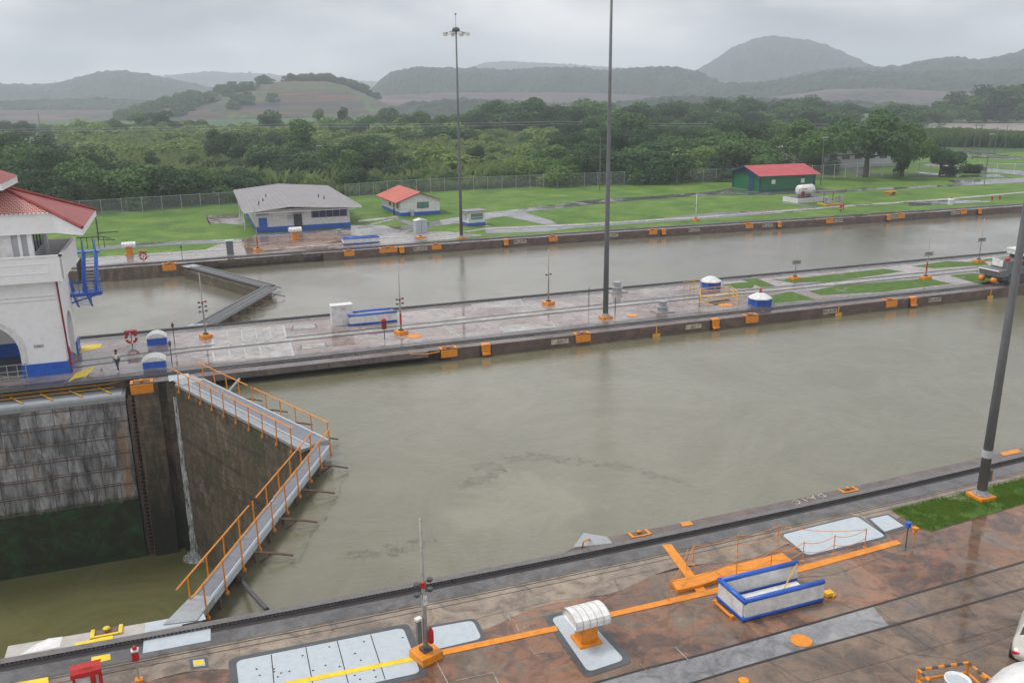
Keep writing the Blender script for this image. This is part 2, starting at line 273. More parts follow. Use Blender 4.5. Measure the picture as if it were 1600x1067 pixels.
M['tileroof']=tiles('tile_roof',(.30,.022,.016),'tile'); M['ribroof']=tiles('rib_roof',(.27,.035,.03),'y1.6')
M['greyroof']=tiles('grey_roof',(.22,.205,.215),'x1.3'); M['redroof']=tiles('red_roof',(.46,.085,.045),'x2'); M['redroof2']=tiles('red_roof_flat',(.42,.045,.055),'y1.2')
M['green']=paint('green_board',(.008,.15,.055),.5,.4); M['navyblue']=paint('navy_board',(.01,.055,.14),.5,.3)
M['stucco']=simple('stucco',(.84,.84,.85),.7,.10,2.5,0,.25); M['greywall']=simple('greywall',(.42,.43,.45),.7,.2,1.5)
M['car']=simple('car_paint',(.55,.53,.48),.15,.05,1,.3,0)
def meshwire():
    m,nt,b=newmat('chain_link'); b.inputs['Base Color'].default_value=(.3,.32,.33,1); b.inputs['Roughness'].default_value=.6
    o=[x for x in nt.nodes if x.type=='OUTPUT_MATERIAL'][0]; t=nt.nodes.new('ShaderNodeBsdfTransparent'); ms=nt.nodes.new('ShaderNodeMixShader'); ms.inputs[0].default_value=.24
    nt.links.new(t.outputs[0],ms.inputs[1]); nt.links.new(b.outputs[0],ms.inputs[2]); nt.links.new(ms.outputs[0],o.inputs[0]); return m
M['wire']=meshwire()
# ------------------------------------------------------------------ wall edge curves (fitted to the site)
def quad(c): return lambda X: c[0]*X*X+c[1]*X+c[2]
_ne=quad((1.12e-3,-.0357,-.150)); _nr=quad((8.909e-4,-.02209,-.991))
def YN(X): X=max(-14,min(60,X)); return _ne(X)               # near wall, water edge
def YR(X): X=max(-14,min(60,X)); return _nr(X)               # near wall, water-side rail
def YC(X): return 34.2                                        # centre wall, near water edge
def YD(X): return 50.8                                        # centre wall, far water edge
def lerp(x,t):
    for (a,b),(c,d) in zip(t,t[1:]):
        if x<=c: return b+(d-b)*(x-a)/(c-a)
    return t[-1][1]
def YF(X):
    T=[(-60,85.6),(-7,85.8),(10,86.3),(32,86.9),(60,86.9),(85,86.0),(105,85.2),(145,84.7),(600,84.7)]
    return sum(lerp(max(-59,X+k),T) for k in (-6,-3,0,3,6))/5
ZU,ZL,ZB=-1.0,-14.5,-17.
def xs(a,b,st): n=max(1,int(math.ceil((b-a)/st))); return [a+(b-a)*i/n for i in range(n+1)]
def slab(mb,X0,X1,ya,yb,z0,z1,st=6):   # solid between two edge curves
    X=xs(X0,X1,st); n=len(X); fa=ya if callable(ya) else (lambda x:ya); fb=yb if callable(yb) else (lambda x:yb)
    vs=[(x,fa(x),z1) for x in X]+[(x,fb(x),z1) for x in X]+[(x,fa(x),z0) for x in X]+[(x,fb(x),z0) for x in X]
    fs=[]
    for i in range(n-1):
        fs+=[(i,i+1,n+i+1,n+i),(2*n+i,2*n+i+1,i+1,i),(n+i,n+i+1,3*n+i+1,3*n+i)]
        if z0>-16: fs+=[(3*n+i,3*n+i+1,2*n+i+1,2*n+i)]
    fs+=[(0,n,3*n,2*n),(n-1,2*n+n-1,3*n+n-1,2*n-1)]
    mb.add(vs,fs)
def sheet(X0,X1,ya,yb,z,st=6):
    X=xs(X0,X1,st); fa=ya if callable(ya) else (lambda x:ya); fb=yb if callable(yb) else (lambda x:yb)
    return MB().ribbon([(x,fa(x),z) for x in X],[(x,fb(x),z) for x in X])
def pxflat(pts,z=.008): return MB().flat([G(x,y,z) for x,y in pts])
def pxband(top,bot,z=.008): return MB().ribbon([G(x,y,z) for x,y in top],[G(x,y,z) for x,y in bot])
# ---- water
struct(MB().flat([(-2.5,-3,ZU),(420,-3,ZU),(420,37,ZU),(-1.6,37,ZU),(-1.6,33.8,ZU),(5.75,17,ZU),(-2.5,.2,ZU)]).build('water',M['water']))
struct(MB().flat([(-60,-6,ZL),(-2.5,-6,ZL),(-2.5,.2,ZL),(5.5,17,ZL),(-1.6,33.8,ZL),(-1.6,38,ZL),(-60,38,ZL)]).build('water',M['water_low']))
struct(MB().flat([(-60,50,-1.6),(-.8,50,-1.6),(7.3,67.3,-1.6),(-.8,88,-1.6),(-60,88,-1.6)]).build('water',M['water_far']))
struct(MB().flat([(-.6,50,-1.15),(480,50,-1.15),(480,88,-1.15),(-.6,88,-1.15),(7.6,67.3,-1.15)]).build('water',M['water_far']))
# ---- near lock wall
nw=thing('lock_wall','near lock wall with brown rusty coping along the bottom of the view','lock wall')
b=MB(); slab(b,-60,-8.6,lambda x:YR(x)-.02,-3.4,ZB,0); slab(b,-8.6,-2.1,YN,-3.4,ZB,0,1.2); slab(b,-2.1,14.6,lambda x:YR(x)-2.2,-3.4,ZB,0)
slab(b,-2.1,14.6,lambda x:YR(x)+.03,lambda x:YR(x)-2.2,-.5,0,2); b.build('wall_body',M['face'],nw)
b=MB(); slab(b,16.1,400,YN,-3.4,ZB,0); 
b.add([(14.6,YR(14.6),0),(16.1,YN(16.1),0),(16.1,-3,0),(14.6,-3,0),(14.6,YR(14.6),ZB),(16.1,YN(16.1),ZB),(16.1,-3,ZB),(14.6,-3,ZB)],[(0,1,2,3),(4,5,1,0),(5,6,2,1),(7,4,0,3)])
b.build('coping_block',M['copeface'],nw)
sheet(16.1,400,lambda x:YN(x)-.03,lambda x:YR(x)+.06,.005).build('coping_top',M['cope'],nw)
pxflat([(895,855),(912,832),(948,838),(957,848)],.012).build('steel_nosing',M['metal'],nw)
sheet(-8.6,-2.1,lambda x:YN(x)-.02,lambda x:YR(x)+.04,.005,1.2).build('coping_top',M['concrete'],nw)
pxflat([(30,1023),(56,1006),(75,997),(98,994),(93,1010)],.010).build('white_nosing',M['white'],nw)
pxflat([(227,972.5),(272,964.5),(318,957),(322,967),(226,988)],.010).build('steel_plate',M['hatch'],nw)
pxflat([(225,993),(329,974),(329,1000),(223,1020)],.0165).build('steel_plate',M['hatch'],nw)
struct(sheet(-60,400,lambda x:YR(x)-3.2,-60,0,4).build('pavement',M['near_deck']))
struct(sheet(-60,400,lambda x:YR(x)+.03,lambda x:YR(x)-3.3-.9*max(0,math.sin(x*.16+.4))-.3*math.sin(x*.9),.004,1).build('pavement',M['near_strip']))
# towing track: water rail, rack, landward rails
def track(name,label,f,d,X0,X1,teeth=None,s=1,gap=.16):
    t=thing(name,label,'track',(0,0,0))
    g=lambda k: (lambda x:f(x)+s*k)
    b=MB(); slab(b,X0,X1,g(-.0),g(-.065),.0,.05,3); b.build('rail',M['rail'],t)
    sheet(X0,X1,g(-.07),g(-.40),.02,3).build('track_bed',M['track_bed'],t)
    b=MB()
    if teeth:
        slab(b,X0,X1,g(-.12),g(-.40),.02,.15,3); slab(b,X0,X1,g(-.40),g(-.47),.02,.05,3); slab(b,X0,X1,g(-.40),g(-.47),.13,.15,3)
        x=teeth[0]
        while x<teeth[1]:
            y=f(x)-s*.435; b.box((x,y,.09),(gap*.42,.07,.08)); x+=gap
    else: slab(b,X0,X1,g(-.405),g(-.44),.02,.11,3); slab(b,X0,X1,g(-.60),g(-.635),.02,.11,3)
    b.build('rack',M['rack'],t)
    if teeth:
        b=MB(); slab(b,X0,X1,g(-.401),g(-.41),.05,.13,3); b.build('rack_web',M['rackdark'],t); sheet(X0,X1,g(-.47),g(-.80),.012,3).build('rack_shade',M['rackdark'],t)  # last sheet: near-black strip paints the shadow under the raised rack
    else:
        sheet(X0,X1,g(-.44),g(-.60),.024,3).build('rack_pit',M['rackdark'],t)
        sheet(X0,X1,g(-.64),g(-.80),.012,3).build('rack_shade',M['rackdark'],t)  # same painted shadow strip beside the plain rack
    sheet(X0,X1,g(-.80),g(-1.66),.010,3).build('track_slab',M['track_bed'],t)
    for k,wd in ((1.70,.03),(1.84,.045),(2.20,.03)):
        sheet(X0,X1,g(-k),g(-k-wd),.012,3).build('rail_groove',M['rail'],t)
    return t
track('towing_track','towing track with toothed rack along the near lock wall',YR,0,-14,200,(-12,47))
# ---- centre lock wall
cw=thing('lock_wall','centre lock wall between the two channels with rust stained face','lock wall')
b=MB()
slab(b,-60,-6.1,36.4,YD,ZB,-.05,60); slab(b,-5.5,-3.75,34.05,36.4,ZB,-.05,60); slab(b,-3.75,-3.2,34.75,36.4,ZB,-.05,60); slab(b,-3.2,-2.2,34.05,36.4,ZB,-.05,60); slab(b,-6.1,-2.2,36.4,YD,ZB,-.05,60); slab(b,-2.2,17.6,36.6,YD,ZB,-.05,60)
b.build('wall_body',M['face'],cw)
b=MB(); slab(b,19.6,400,YC,36.6,ZB,-.002,60); b.add([(17.6,34.9,-.002),(19.6,34.2,-.002),(19.6,36.6,-.002),(17.6,36.6,-.002),(18.0,36,-2),(19.6,34.2,-2),(19.6,36.6,-2),(17.6,36.6,-2)],[(0,1,2,3),(4,5,1,0),(7,4,0,3)]); slab(b,17.6,400,36.6,YD,ZB,-.002,90); b.build('coping_block',M['copeface'],cw)
b=MB(); slab(b,-2.2,17.6,34.15,36.6,-.5,-.002,60); b.build('overhang_slab',M['cope'],cw)
b=MB(); slab(b,-5.5,-2.2,34.05,36.4,-.05,-.002,60); slab(b,-60,-5.5,36.0,36.4,-.05,-.002,60); b.build('pier_top',M['cope'],cw)
pxflat([(262,583),(293,578),(296,588),(264,596)],.014).build('steel_plate',M['hatch'],cw)
struct(sheet(17.6,400,YC,YD,.004,12).build('pavement',M['centre_deck']))
struct(sheet(-60,17.6,36.0,YD,.004,12).build('pavement',M['centre_deck']))
f=lambda x:35.15+.25*math.tanh((12-x)/12)*0
track('towing_track','towing track on the near side of the centre wall',lambda x:35.35,0,-30,300,None,-1)
track('towing_track','towing track on the far side of the centre wall',lambda x:50.7,0,-30,300,None,1)
o=sheet(17.6,300,34.25,35.3,.008,30).build('coping_top',M['cope'],cw)
# pale centre strip with rails
a=[(110,566),(300,543),(680,503.8),(1000,469.7),(1159,454.5),(1300,440.6),(1525,418),(1700,401)]; c=[(110,575),(300,549),(680,509.7),(1000,475.3),(1159,459.4),(1300,446.5),(1525,423.6),(1700,406)]
struct(pxband(a,c,.010).build('path',M['kerb']))
rt_=thing('return_track','pair of thin return rails along the middle of the centre wall','track')
for off,(ln) in ((0,a),(0,c)):
    pxband([(x,y-1.0) for x,y in ln],[(x,y+.6) for x,y in ln],.014).build('rail',M['rail'],rt_)
# ---- far lock wall and lawn
fwl=thing('lock_wall','far lock wall with dark stained face below the lawn','lock wall')
b=MB(); slab(b,-60,-1.2,YF,lambda x:YF(x)+3,ZB,0,6); slab(b,-1.2,16.5,lambda x:YF(x)+2.4,lambda x:YF(x)+3,ZB,0,3); slab(b,-1.2,16.5,lambda x:YF(x)+.3,lambda x:YF(x)+2.4,-.45,0,3); b.build('wall_body',M['face'],fwl)
b=MB(); slab(b,16.5,600,YF,lambda x:YF(x)+3,ZB,0,6); b.build('coping_block',M['copeface'],fwl)
sheet(-60,600,lambda x:YF(x)+.1,lambda x:YF(x)+1.3,.006,6).build('coping_top',M['cope'],fwl)
track('towing_track','towing track along the far lock wall below the lawn',lambda x:YF(x)+1.35,0,-60,600,None,-1)
struct(sheet(-70,700,lambda x:YF(x)+2.9,190,0,6).build('lawn',M['lawn']))
struct(MB().flat([(-7000,190,0),(9000,190,0),(9000,9000,0),(-7000,9000,0)]).build('ground',M['wild']))
struct(MB().flat([(-7000,85.5,-.01),(-70,85.5,-.01),(-70,190,-.01),(-7000,190,-.01)]).build('ground',M['wild']))
struct(MB().flat([(700,85.5,-.01),(9000,85.5,-.01),(9000,190,-.01),(700,190,-.01)]).build('ground',M['wild']))

# ------------------------------------------------------------------ lock gates
def gate(hx,hy,tx,ty,s,label,old=False,zt=0.,narrow=False):
    L=math.hypot(tx-hx,ty-hy); t=thing('lock_gate',label,'lock gate',(hx,hy,0),math.atan2(ty-hy,tx-hx),'mitre gate leaves')
    th=1.0
    b=MB(); dn=.05 if narrow else -th; pts=[(0,dn*s)]+[(L*k/8,dn*s) for k in range(1,8)]+[(L,dn*s*.55),(L,th*s*.35)]+[(L*k/8,s*(th*.45+.5*math.sin(math.pi*k/8))) for k in range(7,0,-1)]+[(0,th*s*.4)]
    if s<0: pts=pts[::-1]
    b.prism(pts,ZB,zt-.32); b.build('gate_skin',M['leafskin'],t)
    b=MB(); b.box((L/2,s*.62 if narrow else 0,zt-.14),(L-.1,.85 if narrow else (1.3 if old else 2.05),.2)); b.build('deck_frame',M['metal' if not old else 'darkmetal'],t)
    b=MB(); b.box((L/2+.2,s*(.6 if narrow else .28),zt-.02),(L-.6,.72 if narrow else (.8 if old else 1.2),.05)); b.build('walkway',M['grate'] if not old else M['oldgrate'],t)
    b=MB()
    for yy in ((.22,.98) if narrow else (-.36,.92)): b.box((L/2+.2,s*yy,zt+.012),(L-.6,.07,.09))
    b.box((L/2+.2,s*1.04,zt-.17),(L-.6,.05,.36)); b.build('edge_angle',M['hatch'] if not old else M['metal'],t)
    if not old:
        for yy,nm in ((.16 if narrow else -1.08,'handrail'),(1.1,'handrail')):
            b=MB(); x0=.9 if yy<1 else .4
            xe=L-.9 if yy<1 else L-.1
            b.tube([(x0-1.0,s*yy*.98,zt+1.12),(x0,s*yy*.98,zt+1.12),(L*.42,s*yy*.98,zt+1.12)],.042,6); b.tube([(L*.47,s*yy*.98,zt+1.12),(xe,s*yy*.98,zt+1.12)],.042,6)
            n=10
            for k in range(n):
                x=x0+(xe-x0-.2)*k/(n-1); b.tube([(x,s*yy*.98,zt+1.12),(x,s*yy*1.0,zt-.1),(x,s*yy*1.06,zt-.5)],.045,6); b.box((x,s*yy*1.05,zt-.5),(.16,.12,.14))
            b.build(nm,M['orange'],t)
    # upstream brackets and braces standing in the water
    for k in range(1,5):
        b=MB()
        x=L*(.12+.19*k); yo=s*(th*.45+.5*math.sin(math.pi*x/L))
        b.tube([(x,yo,zt-.3),(x+.3,yo+s*1.0,zt-.5),(x+.7,yo+s*1.9,zt-.8)],.06,5); b.tube([(x+.3,yo,ZU-.3),(x+.3,yo+s*1.0,zt-.5)],.05,5)
        b.build('bracket',M['rust'],t)
    for k in range(8): x=L*(.1+.11*k); MB().box((x,s*1.0,zt-.75),(.09,.12,1.0)).build('stanchion',M['rust'],t)
    b=MB(); b.prism([(-1.0,s*-.1),(1.2,s*.1),(1.2,s*1.1),(-.6,s*1.15)][::int(s)],zt-.3,zt+.06) if narrow else b.box((.0,0,zt-.02),(1.9,1.7,.06)); b.build('landing_plate',M['metal'],t)
    return t
M['grate']=simple('grate',(.20,.21,.24),.45,.25,3,.2); M['oldgrate']=simple('oldgrate',(.12,.12,.12),.5,.5,3,.2,.3,(.03,.028,.025)); M['rust']=simple('rusty',(.16,.10,.07),.6,.5,4,0,.2,(.06,.035,.025))
gate(-1.6,33.6,5.8,16.85,1,'closed gate leaf with orange handrails hinged on the centre wall, tall stained face visible')
gate(-2.3,.35,5.7,16.85,-1,'closed gate leaf with orange handrails reaching out from the near wall',narrow=True)
gate(-.75,84.3,7.4,67.3,1,'weathered grey gate leaf without rails hinged at the far wall',True,-.12)
gate(-.75,51.2,7.4,67.3,-1,'weathered grey gate leaf without rails next to the centre wall',True,-.12)
# open leaf lying in its recess, lower left
t=thing('lock_gate','open gate leaf folded flat into the centre wall recess, riveted steel above green algae','lock gate',(-6.2,34.3,0))
b=MB(); b.box((-10,1.05,(ZB-1.0)/2),(20,2.05,ZB*-1-1.0+0)); b.build('gate_skin',M['gateskin'],t)
b=MB(); b.box((-10,1.05,-.93),(20.1,2.15,.14)); b.box((-10,-.06,-1.1),(20.1,.14,.35)); b.build('deck_frame',M['metal'],t)
b=MB(); b.box((-10,1.0,-.84),(19.6,1.5,.05)); b.build('walkway',M['whitegrate'] if 'whitegrate' in M else M['hatch'],t)
b=MB(); b.tube([(-20,1.75,-.35),(-1.2,1.75,-.35),(.2,1.9,-.2),(3,2.0,-.05)],.05,6); b.tube([(-20,1.5,-.6),(-.8,1.5,-.6)],.035,6)
for k in range(9): b.tube([(-1.0-2*k-.9,1.6,-.5),(-1.0-2*k,.55,-.72)],.05,6); b.box((-1.0-2*k,.5,-.72),(.16,.16,.12))
b.build('folded_handrail',M['yellow'],t)
b=MB()
for k in range(7): b.box((-10,-.04,-1.55-1.3*k),(20,.05,.06))
b.build('stiffener_band',M['rust'],t)
b=MB(); b.box((.25,.35,-8),(.35,.5,13.6)); b.build('gate_post',M['face'],t)
ld=thing('ladder','rusty iron ladder running down the recess beside the open gate leaf','ladder',(-5.72,34.22,0))
for x in (-.2,.2): MB().tube([(x,0,-.7),(x,0,-16)],.03,5).build('side_rail',M['rust'],ld)
for k in range(46): MB().tube([(-.2,0,-.9-.32*k),(.2,0,-.9-.32*k)],.03,5).build('rung',M['rust'],ld)
# waterfall leaking beside the hinge
def fallmat():
    m,nt,b=newmat('falling_water'); v=objvec(nt,(7,7,.9)); n=noi(nt,1,8,.8,v,.5); b.inputs['Base Color'].default_value=(.75,.8,.8,1); b.inputs['Roughness'].default_value=.3
    o=[x for x in nt.nodes if x.type=='OUTPUT_MATERIAL'][0]; t=nt.nodes.new('ShaderNodeBsdfTransparent'); ms=nt.nodes.new('ShaderNodeMixShader'); nt.links.new(ramp(nt,n,[(.46,0),(.6,.8)]),ms.inputs[0])
    nt.links.new(t.outputs[0],ms.inputs[1]); nt.links.new(b.outputs[0],ms.inputs[2]); nt.links.new(ms.outputs[0],o.inputs[0]); return m
M['fall']=fallmat()
b=MB()
for j in range(3):
    A=[];B=[]
    for k in range(24):
        z=-1.2-(ZL*-1-1.2)*k/23; w_=.14+.014*k; x=-2.62+.012*k+random.uniform(-.03,.03); y=33.55-.028*k-.12*j
        A.append((x-w_,y,z)); B.append((x+w_,y-.03,z))
    b.ribbon(A,B)
b.lathe([(.05,0),(.7,.03),(1.0,.02),(1.2,-.01)],(-2.3,32.7,ZL+.03),14)
for k in range(60): a_=random.uniform(0,6.3); r_=random.uniform(.1,1.1); b.box((-2.3+r_*math.cos(a_),32.7+r_*math.sin(a_),ZL+random.uniform(.02,.35)*(1.2-r_)),(.1,.1,.08),a_)
o=b.build('waterfall',M['fall']); struct(o,'stuff'); o['label']='thin white stream of water leaking down beside the closed gate hinge'
# dark pipe strut near the near leaf, brace near the centre leaf
tag(MB().tube([G(372,900,-.9),G(392,925,-.35),G(417,952,.0)],.11,8).build('strut_arm',M['darkmetal']),'dark steel operating arm joining the near gate leaf to the near wall','operating arm')
tag(MB().tube([G(352,618,-1.),G(374,592,-.35)],.10,8).build('strut_arm',M['metal']),'grey steel operating arm behind the centre gate leaf','operating arm')
# ------------------------------------------------------------------ near deck details
def scl(p,k):
    cx=sum(a for a,_ in p)/len(p); cy=sum(c for _,c in p)/len(p); return [(cx+(a-cx)*k,cy+(c-cy)*k) for a,c in p]
def wpoly(px): return [tuple(G(x,y)[:2]) for x,y in px]
def hatch(px,label,rim=.28,seams=(),corner=.35):
    P=[Vector(p) for p in wpoly(px)]; c=sum(P,Vector((0,0)))/len(P)
    def rounded(P,r):
        out=[];n=len(P)
        for i in range(n):
            a,p,q=P[i-1],P[i],P[(i+1)%n]; d1=(a-p).normalized()*r; d2=(q-p).normalized()*r
            for k in range(5):
                t=k/4; out.append((1-t)**2*(p+d1)+2*t*(1-t)*p+t*t*(p+d2))
        return out
    def grow(P,r):
        out=[];n=len(P)
        for i in range(n):
            a,p,q=P[i-1],P[i],P[(i+1)%n]; e1=(p-a).normalized(); e2=(q-p).normalized(); n1=Vector((e1.y,-e1.x)); n2=Vector((e2.y,-e2.x))
            if n1.dot(p-c)+n2.dot(p-c)<0: n1,n2=-n1,-n2
            out.append(p+(n1+n2)*r/max(.4,1+n1.dot(n2)))
        return out
    t=thing('hatch_cover',label,'hatch cover',(0,0,0),0,'grey steel hatch covers in the near deck')
    MB().prism(rounded(grow(P,rim),corner),0.001,.014).build('rim',M['hatchrim'],t)
    MB().prism(rounded(P,corner*.8),.015,.03).build('plate',M['hatch'],t)
    if seams:
        b=MB()
        for a,e in seams:
            a=G(*a); e=G(*e); d=(e-a).normalized(); nn=Vector((-d.y,d.x,0))*.018; b.flat([(a-nn)+Vector((0,0,.034)),(a+nn)+Vector((0,0,.034)),(e+nn)+Vector((0,0,.034)),(e-nn)+Vector((0,0,.034))])
        for k in range(26):
            (a,e)=random.choice(seams); p=G(*a).lerp(G(*e),random.random())+Vector((random.uniform(-1.3,1.3),0,.034)); b.lathe([(.045,0),(.045,.002)],p,6)
        b.build('seam',M['black'],t)
    return t
hatch([(369,1033),(630,981),(657,1051),(378,1112)],'large pale steel hatch of five plates at the bottom crossed by a yellow line',seams=[((424,1023),(431,1098)),((478,1012),(492,1086)),((527,1002),(546,1074)),((579,992),(602,1062))])
hatch([(668,982),(739,969.5),(753,998),(676,1016)],'small pale hatch right of the mast with the red fire extinguisher',.18)
hatch([(861,966),(906,954),(976,1031),(919,1050)],'narrow hatch beneath the orange pedestal with ribbed white hood',.26)
hatch([(1221,836),(1339,807),(1384,838),(1262,868)],'large pale hatch behind the drooping orange chains',.14)
hatch([(1359,811),(1387,805),(1412,822),(1382,831)],'small square hatch beside the grass strip',.16,corner=.06)
hatch([(301,1032),(319,1030),(321,1040),(303,1042)],'tiny hatch with yellow lid left of the large five plate hatch',.12,corner=.04)
MB().prism(wpoly([(303,1033.5),(317.5,1031.8),(319,1038.5),(304.5,1040.5)]),.032,.045).build('yellow_lid',M['lemon'],bpy.data.objects['hatch_cover.005'])
def mark(px,mat,z=.018): return struct(pxflat(px,z).build('painted_line',M[mat]))
mark([(440,1065.5),(655,1023),(655,1030),(440,1073)],'lemon',.037); mark([(680,1016.5),(869,976.5),(872,984.5),(683,1025)],'orange')
struct(pxband([(948,957),(1125,916),(1255,882),(1401,843)],[(948,965),(1125,925),(1260,890.5),(1409,849)],.018).build('painted_line',M['orange']))
mark([(1034,850.6),(1049,849.5),(1105,924),(1088,924)],'orange',.026)
mark([(143,1026),(172,1020.5),(173,1030),(142,1037)],'lemon'); mark([(20,1067),(75,1057),(76,1067),(20,1078)],'lemon'); mark([(117,1004),(176,992),(177,1005),(114,1016)],'lemon',.1)
mark([(1062,816),(1078,813.5),(1084,819),(1067,822)],'orange',.02); mark([(1562,707),(1590,701),(1597,706),(1568,712)],'orange',.02)
t=thing('steel_platform','raised orange steel platform of bolted plates inside the chain fence','platform',(0,0,0))
MB().prism(wpoly([(1048,912),(1116,896),(1130,908),(1058,927)]),.0,.16).build('plate',M['orange'],t)
MB().prism(wpoly([(1117,897),(1126,893),(1180,879.5),(1222,869),(1242,885),(1134,911)]),.0,.2).build('plate',M['orange'],t)
# grey slab strip and grooves at the bottom right
struct(pxband([(860,1086),(1000,1046),(1100,1021),(1230,984),(1363,946)],[(960,1107),(1082,1066),(1160,1042),(1240,1019),(1390,978)],.006).build('pavement',M['grey_slab']))
struct(pxband([(1363,946),(1480,912),(1700,848)],[(1390,978),(1500,947),(1700,890)],.006).build('pavement',M['road_slab']))
struct(pxband([(960,1107),(1082,1066),(1160,1042),(1240,1019),(1390,978),(1500,947),(1700,890)],[(960,1250),(1082,1250),(1160,1250),(1240,1250),(1390,1250),(1500,1250),(1700,1250)],.003).build('pavement',M['road_slab']))
t=thing('return_track','pair of sunken dark rails beside the grey slab on the near deck','track')
for ln in ([(860,1086),(1000,1046),(1100,1021),(1230,984),(1363,946),(1480,912),(1700,848)],[(960,1107),(1082,1066),(1160,1042),(1240,1019),(1390,978),(1500,947),(1700,890)]):
    pxband([(x,y-1.6) for x,y in ln],[(x,y+1.8) for x,y in ln],.012).build('rail',M['rail'],t)
def cover(px,py,r,label,mat='orange'): return tag(MB().lathe([(r,0),(r,.03),(r*.9,.04),(0.01,.04)],G(px,py),20).build('manhole_cover',M[mat]),label,'manhole cover','round orange manhole covers')
cover(1252,1001,.42,'large orange manhole cover on the grey slab strip'); cover(1162,1063,.2,'little orange cover by the bottom edge of the view')
cover(648,525,.75,'orange manhole cover on the centre wall next to the mast with yellow base'); cover(1134,477,.75,'rusty orange manhole cover in front of the yellow railed pit'); cover(988,493,.55,'orange manhole cover right of the tall centre lamp post')
# grass strip with the tall lamp
gp=[(1393,797),(1436,786),(1530,765),(1700,723),(1740,745),(1600,787),(1456,829),(1436,824)]
struct(pxflat(gp,.02).build('grass_patch',M['patch']))
def inside(p,poly):
    c=False;n=len(poly)
    for i in range(n):
        a,b_=poly[i],poly[(i+1)%n]
        if (a[1]>p[1])!=(b_[1]>p[1]) and p[0]<(b_[0]-a[0])*(p[1]-a[1])/(b_[1]-a[1])+a[0]: c=not c
    return c
def blades(poly,n,h,wd,name,label,mat,z0=0,dens=None,tilt=.35):
    xa,xb=min(p[0] for p in poly),max(p[0] for p in poly); ya,yb=min(p[1] for p in poly),max(p[1] for p in poly); b=MB(); k=0
    while k<n:
        p=(random.uniform(xa,xb),random.uniform(ya,yb)); k+=1
        if not inside(p,poly): continue
        if dens and noise.noise(Vector((p[0]*dens,p[1]*dens,3)))<-.12 and random.random()<.8: continue
        a=random.uniform(0,6.28); hh=h*random.uniform(.5,1.15); t_=random.uniform(0,tilt)*hh; d=Vector((math.cos(a),math.sin(a),0)); e=Vector((-d.y,d.x,0))
        q=Vector((p[0],p[1],z0)); b.add([q-e*wd,q+e*wd,q+e*wd*.6+d*t_*.4+Vector((0,0,hh*.6)),q+d*t_*1.3+Vector((0,0,hh)),q-e*wd*.6+d*t_*.4+Vector((0,0,hh*.6))],[(0,1,2,3,4)])
    o=b.build(name,mat); struct(o,'stuff'); o['label']=label; return o
blades(wpoly(gp),30000,.13,.014,'grass','short wet grass around the foot of the right hand lamp post',M['blade'],.02,1.1)
def thin(ln,w_,mat,z=.012):
    g=[G(x,y,z) for x,y in ln]; A=[];B=[]
    for i,p in enumerate(g):
        d=(g[min(i+1,len(g)-1)]-g[max(i-1,0)]).normalized(); nn=Vector((-d.y,d.x,0))*w_/2; A.append(p-nn); B.append(p+nn)
    return MB().ribbon(A,B)
for ln in ([(1058,933),(1082,960),(1084,1008)],[(860,790),(900,800)],[(640,1000),(760,962),(862,938),(990,925)],[(960,903),(968,922),(936,940)],[(953,905),(1012,892),(1030,888)],[(1188,905),(1300,898),(1390,866),(1470,842)],[(1330,985),(1420,1020),(1500,1030)],[(1500,1022),(1600,985)],[(1200,1030),(1260,1067)],[(1495,1022),(1570,1067)],[(1436,824),(1500,848)]):
    if ln[0]==(860,790): continue
    struct(thin(ln,.022,'black').build('crack',M['track_bed']))
for ln in ([(682,1033),(700,1067)],[(712,1063),(770,1050),(779,1067)],[(826,1010),(836,1020),(850,1017)],[(793,960),(798,970)],[(806,975),(811,985)],[(1055,1010),(1075,1030)],[(1000,1037),(1010,1046),(1020,1043)],[(818,978),(821,983)]):
    struct(thin(ln,.04,'white',.0135).build('painted_line',M['kerb']))
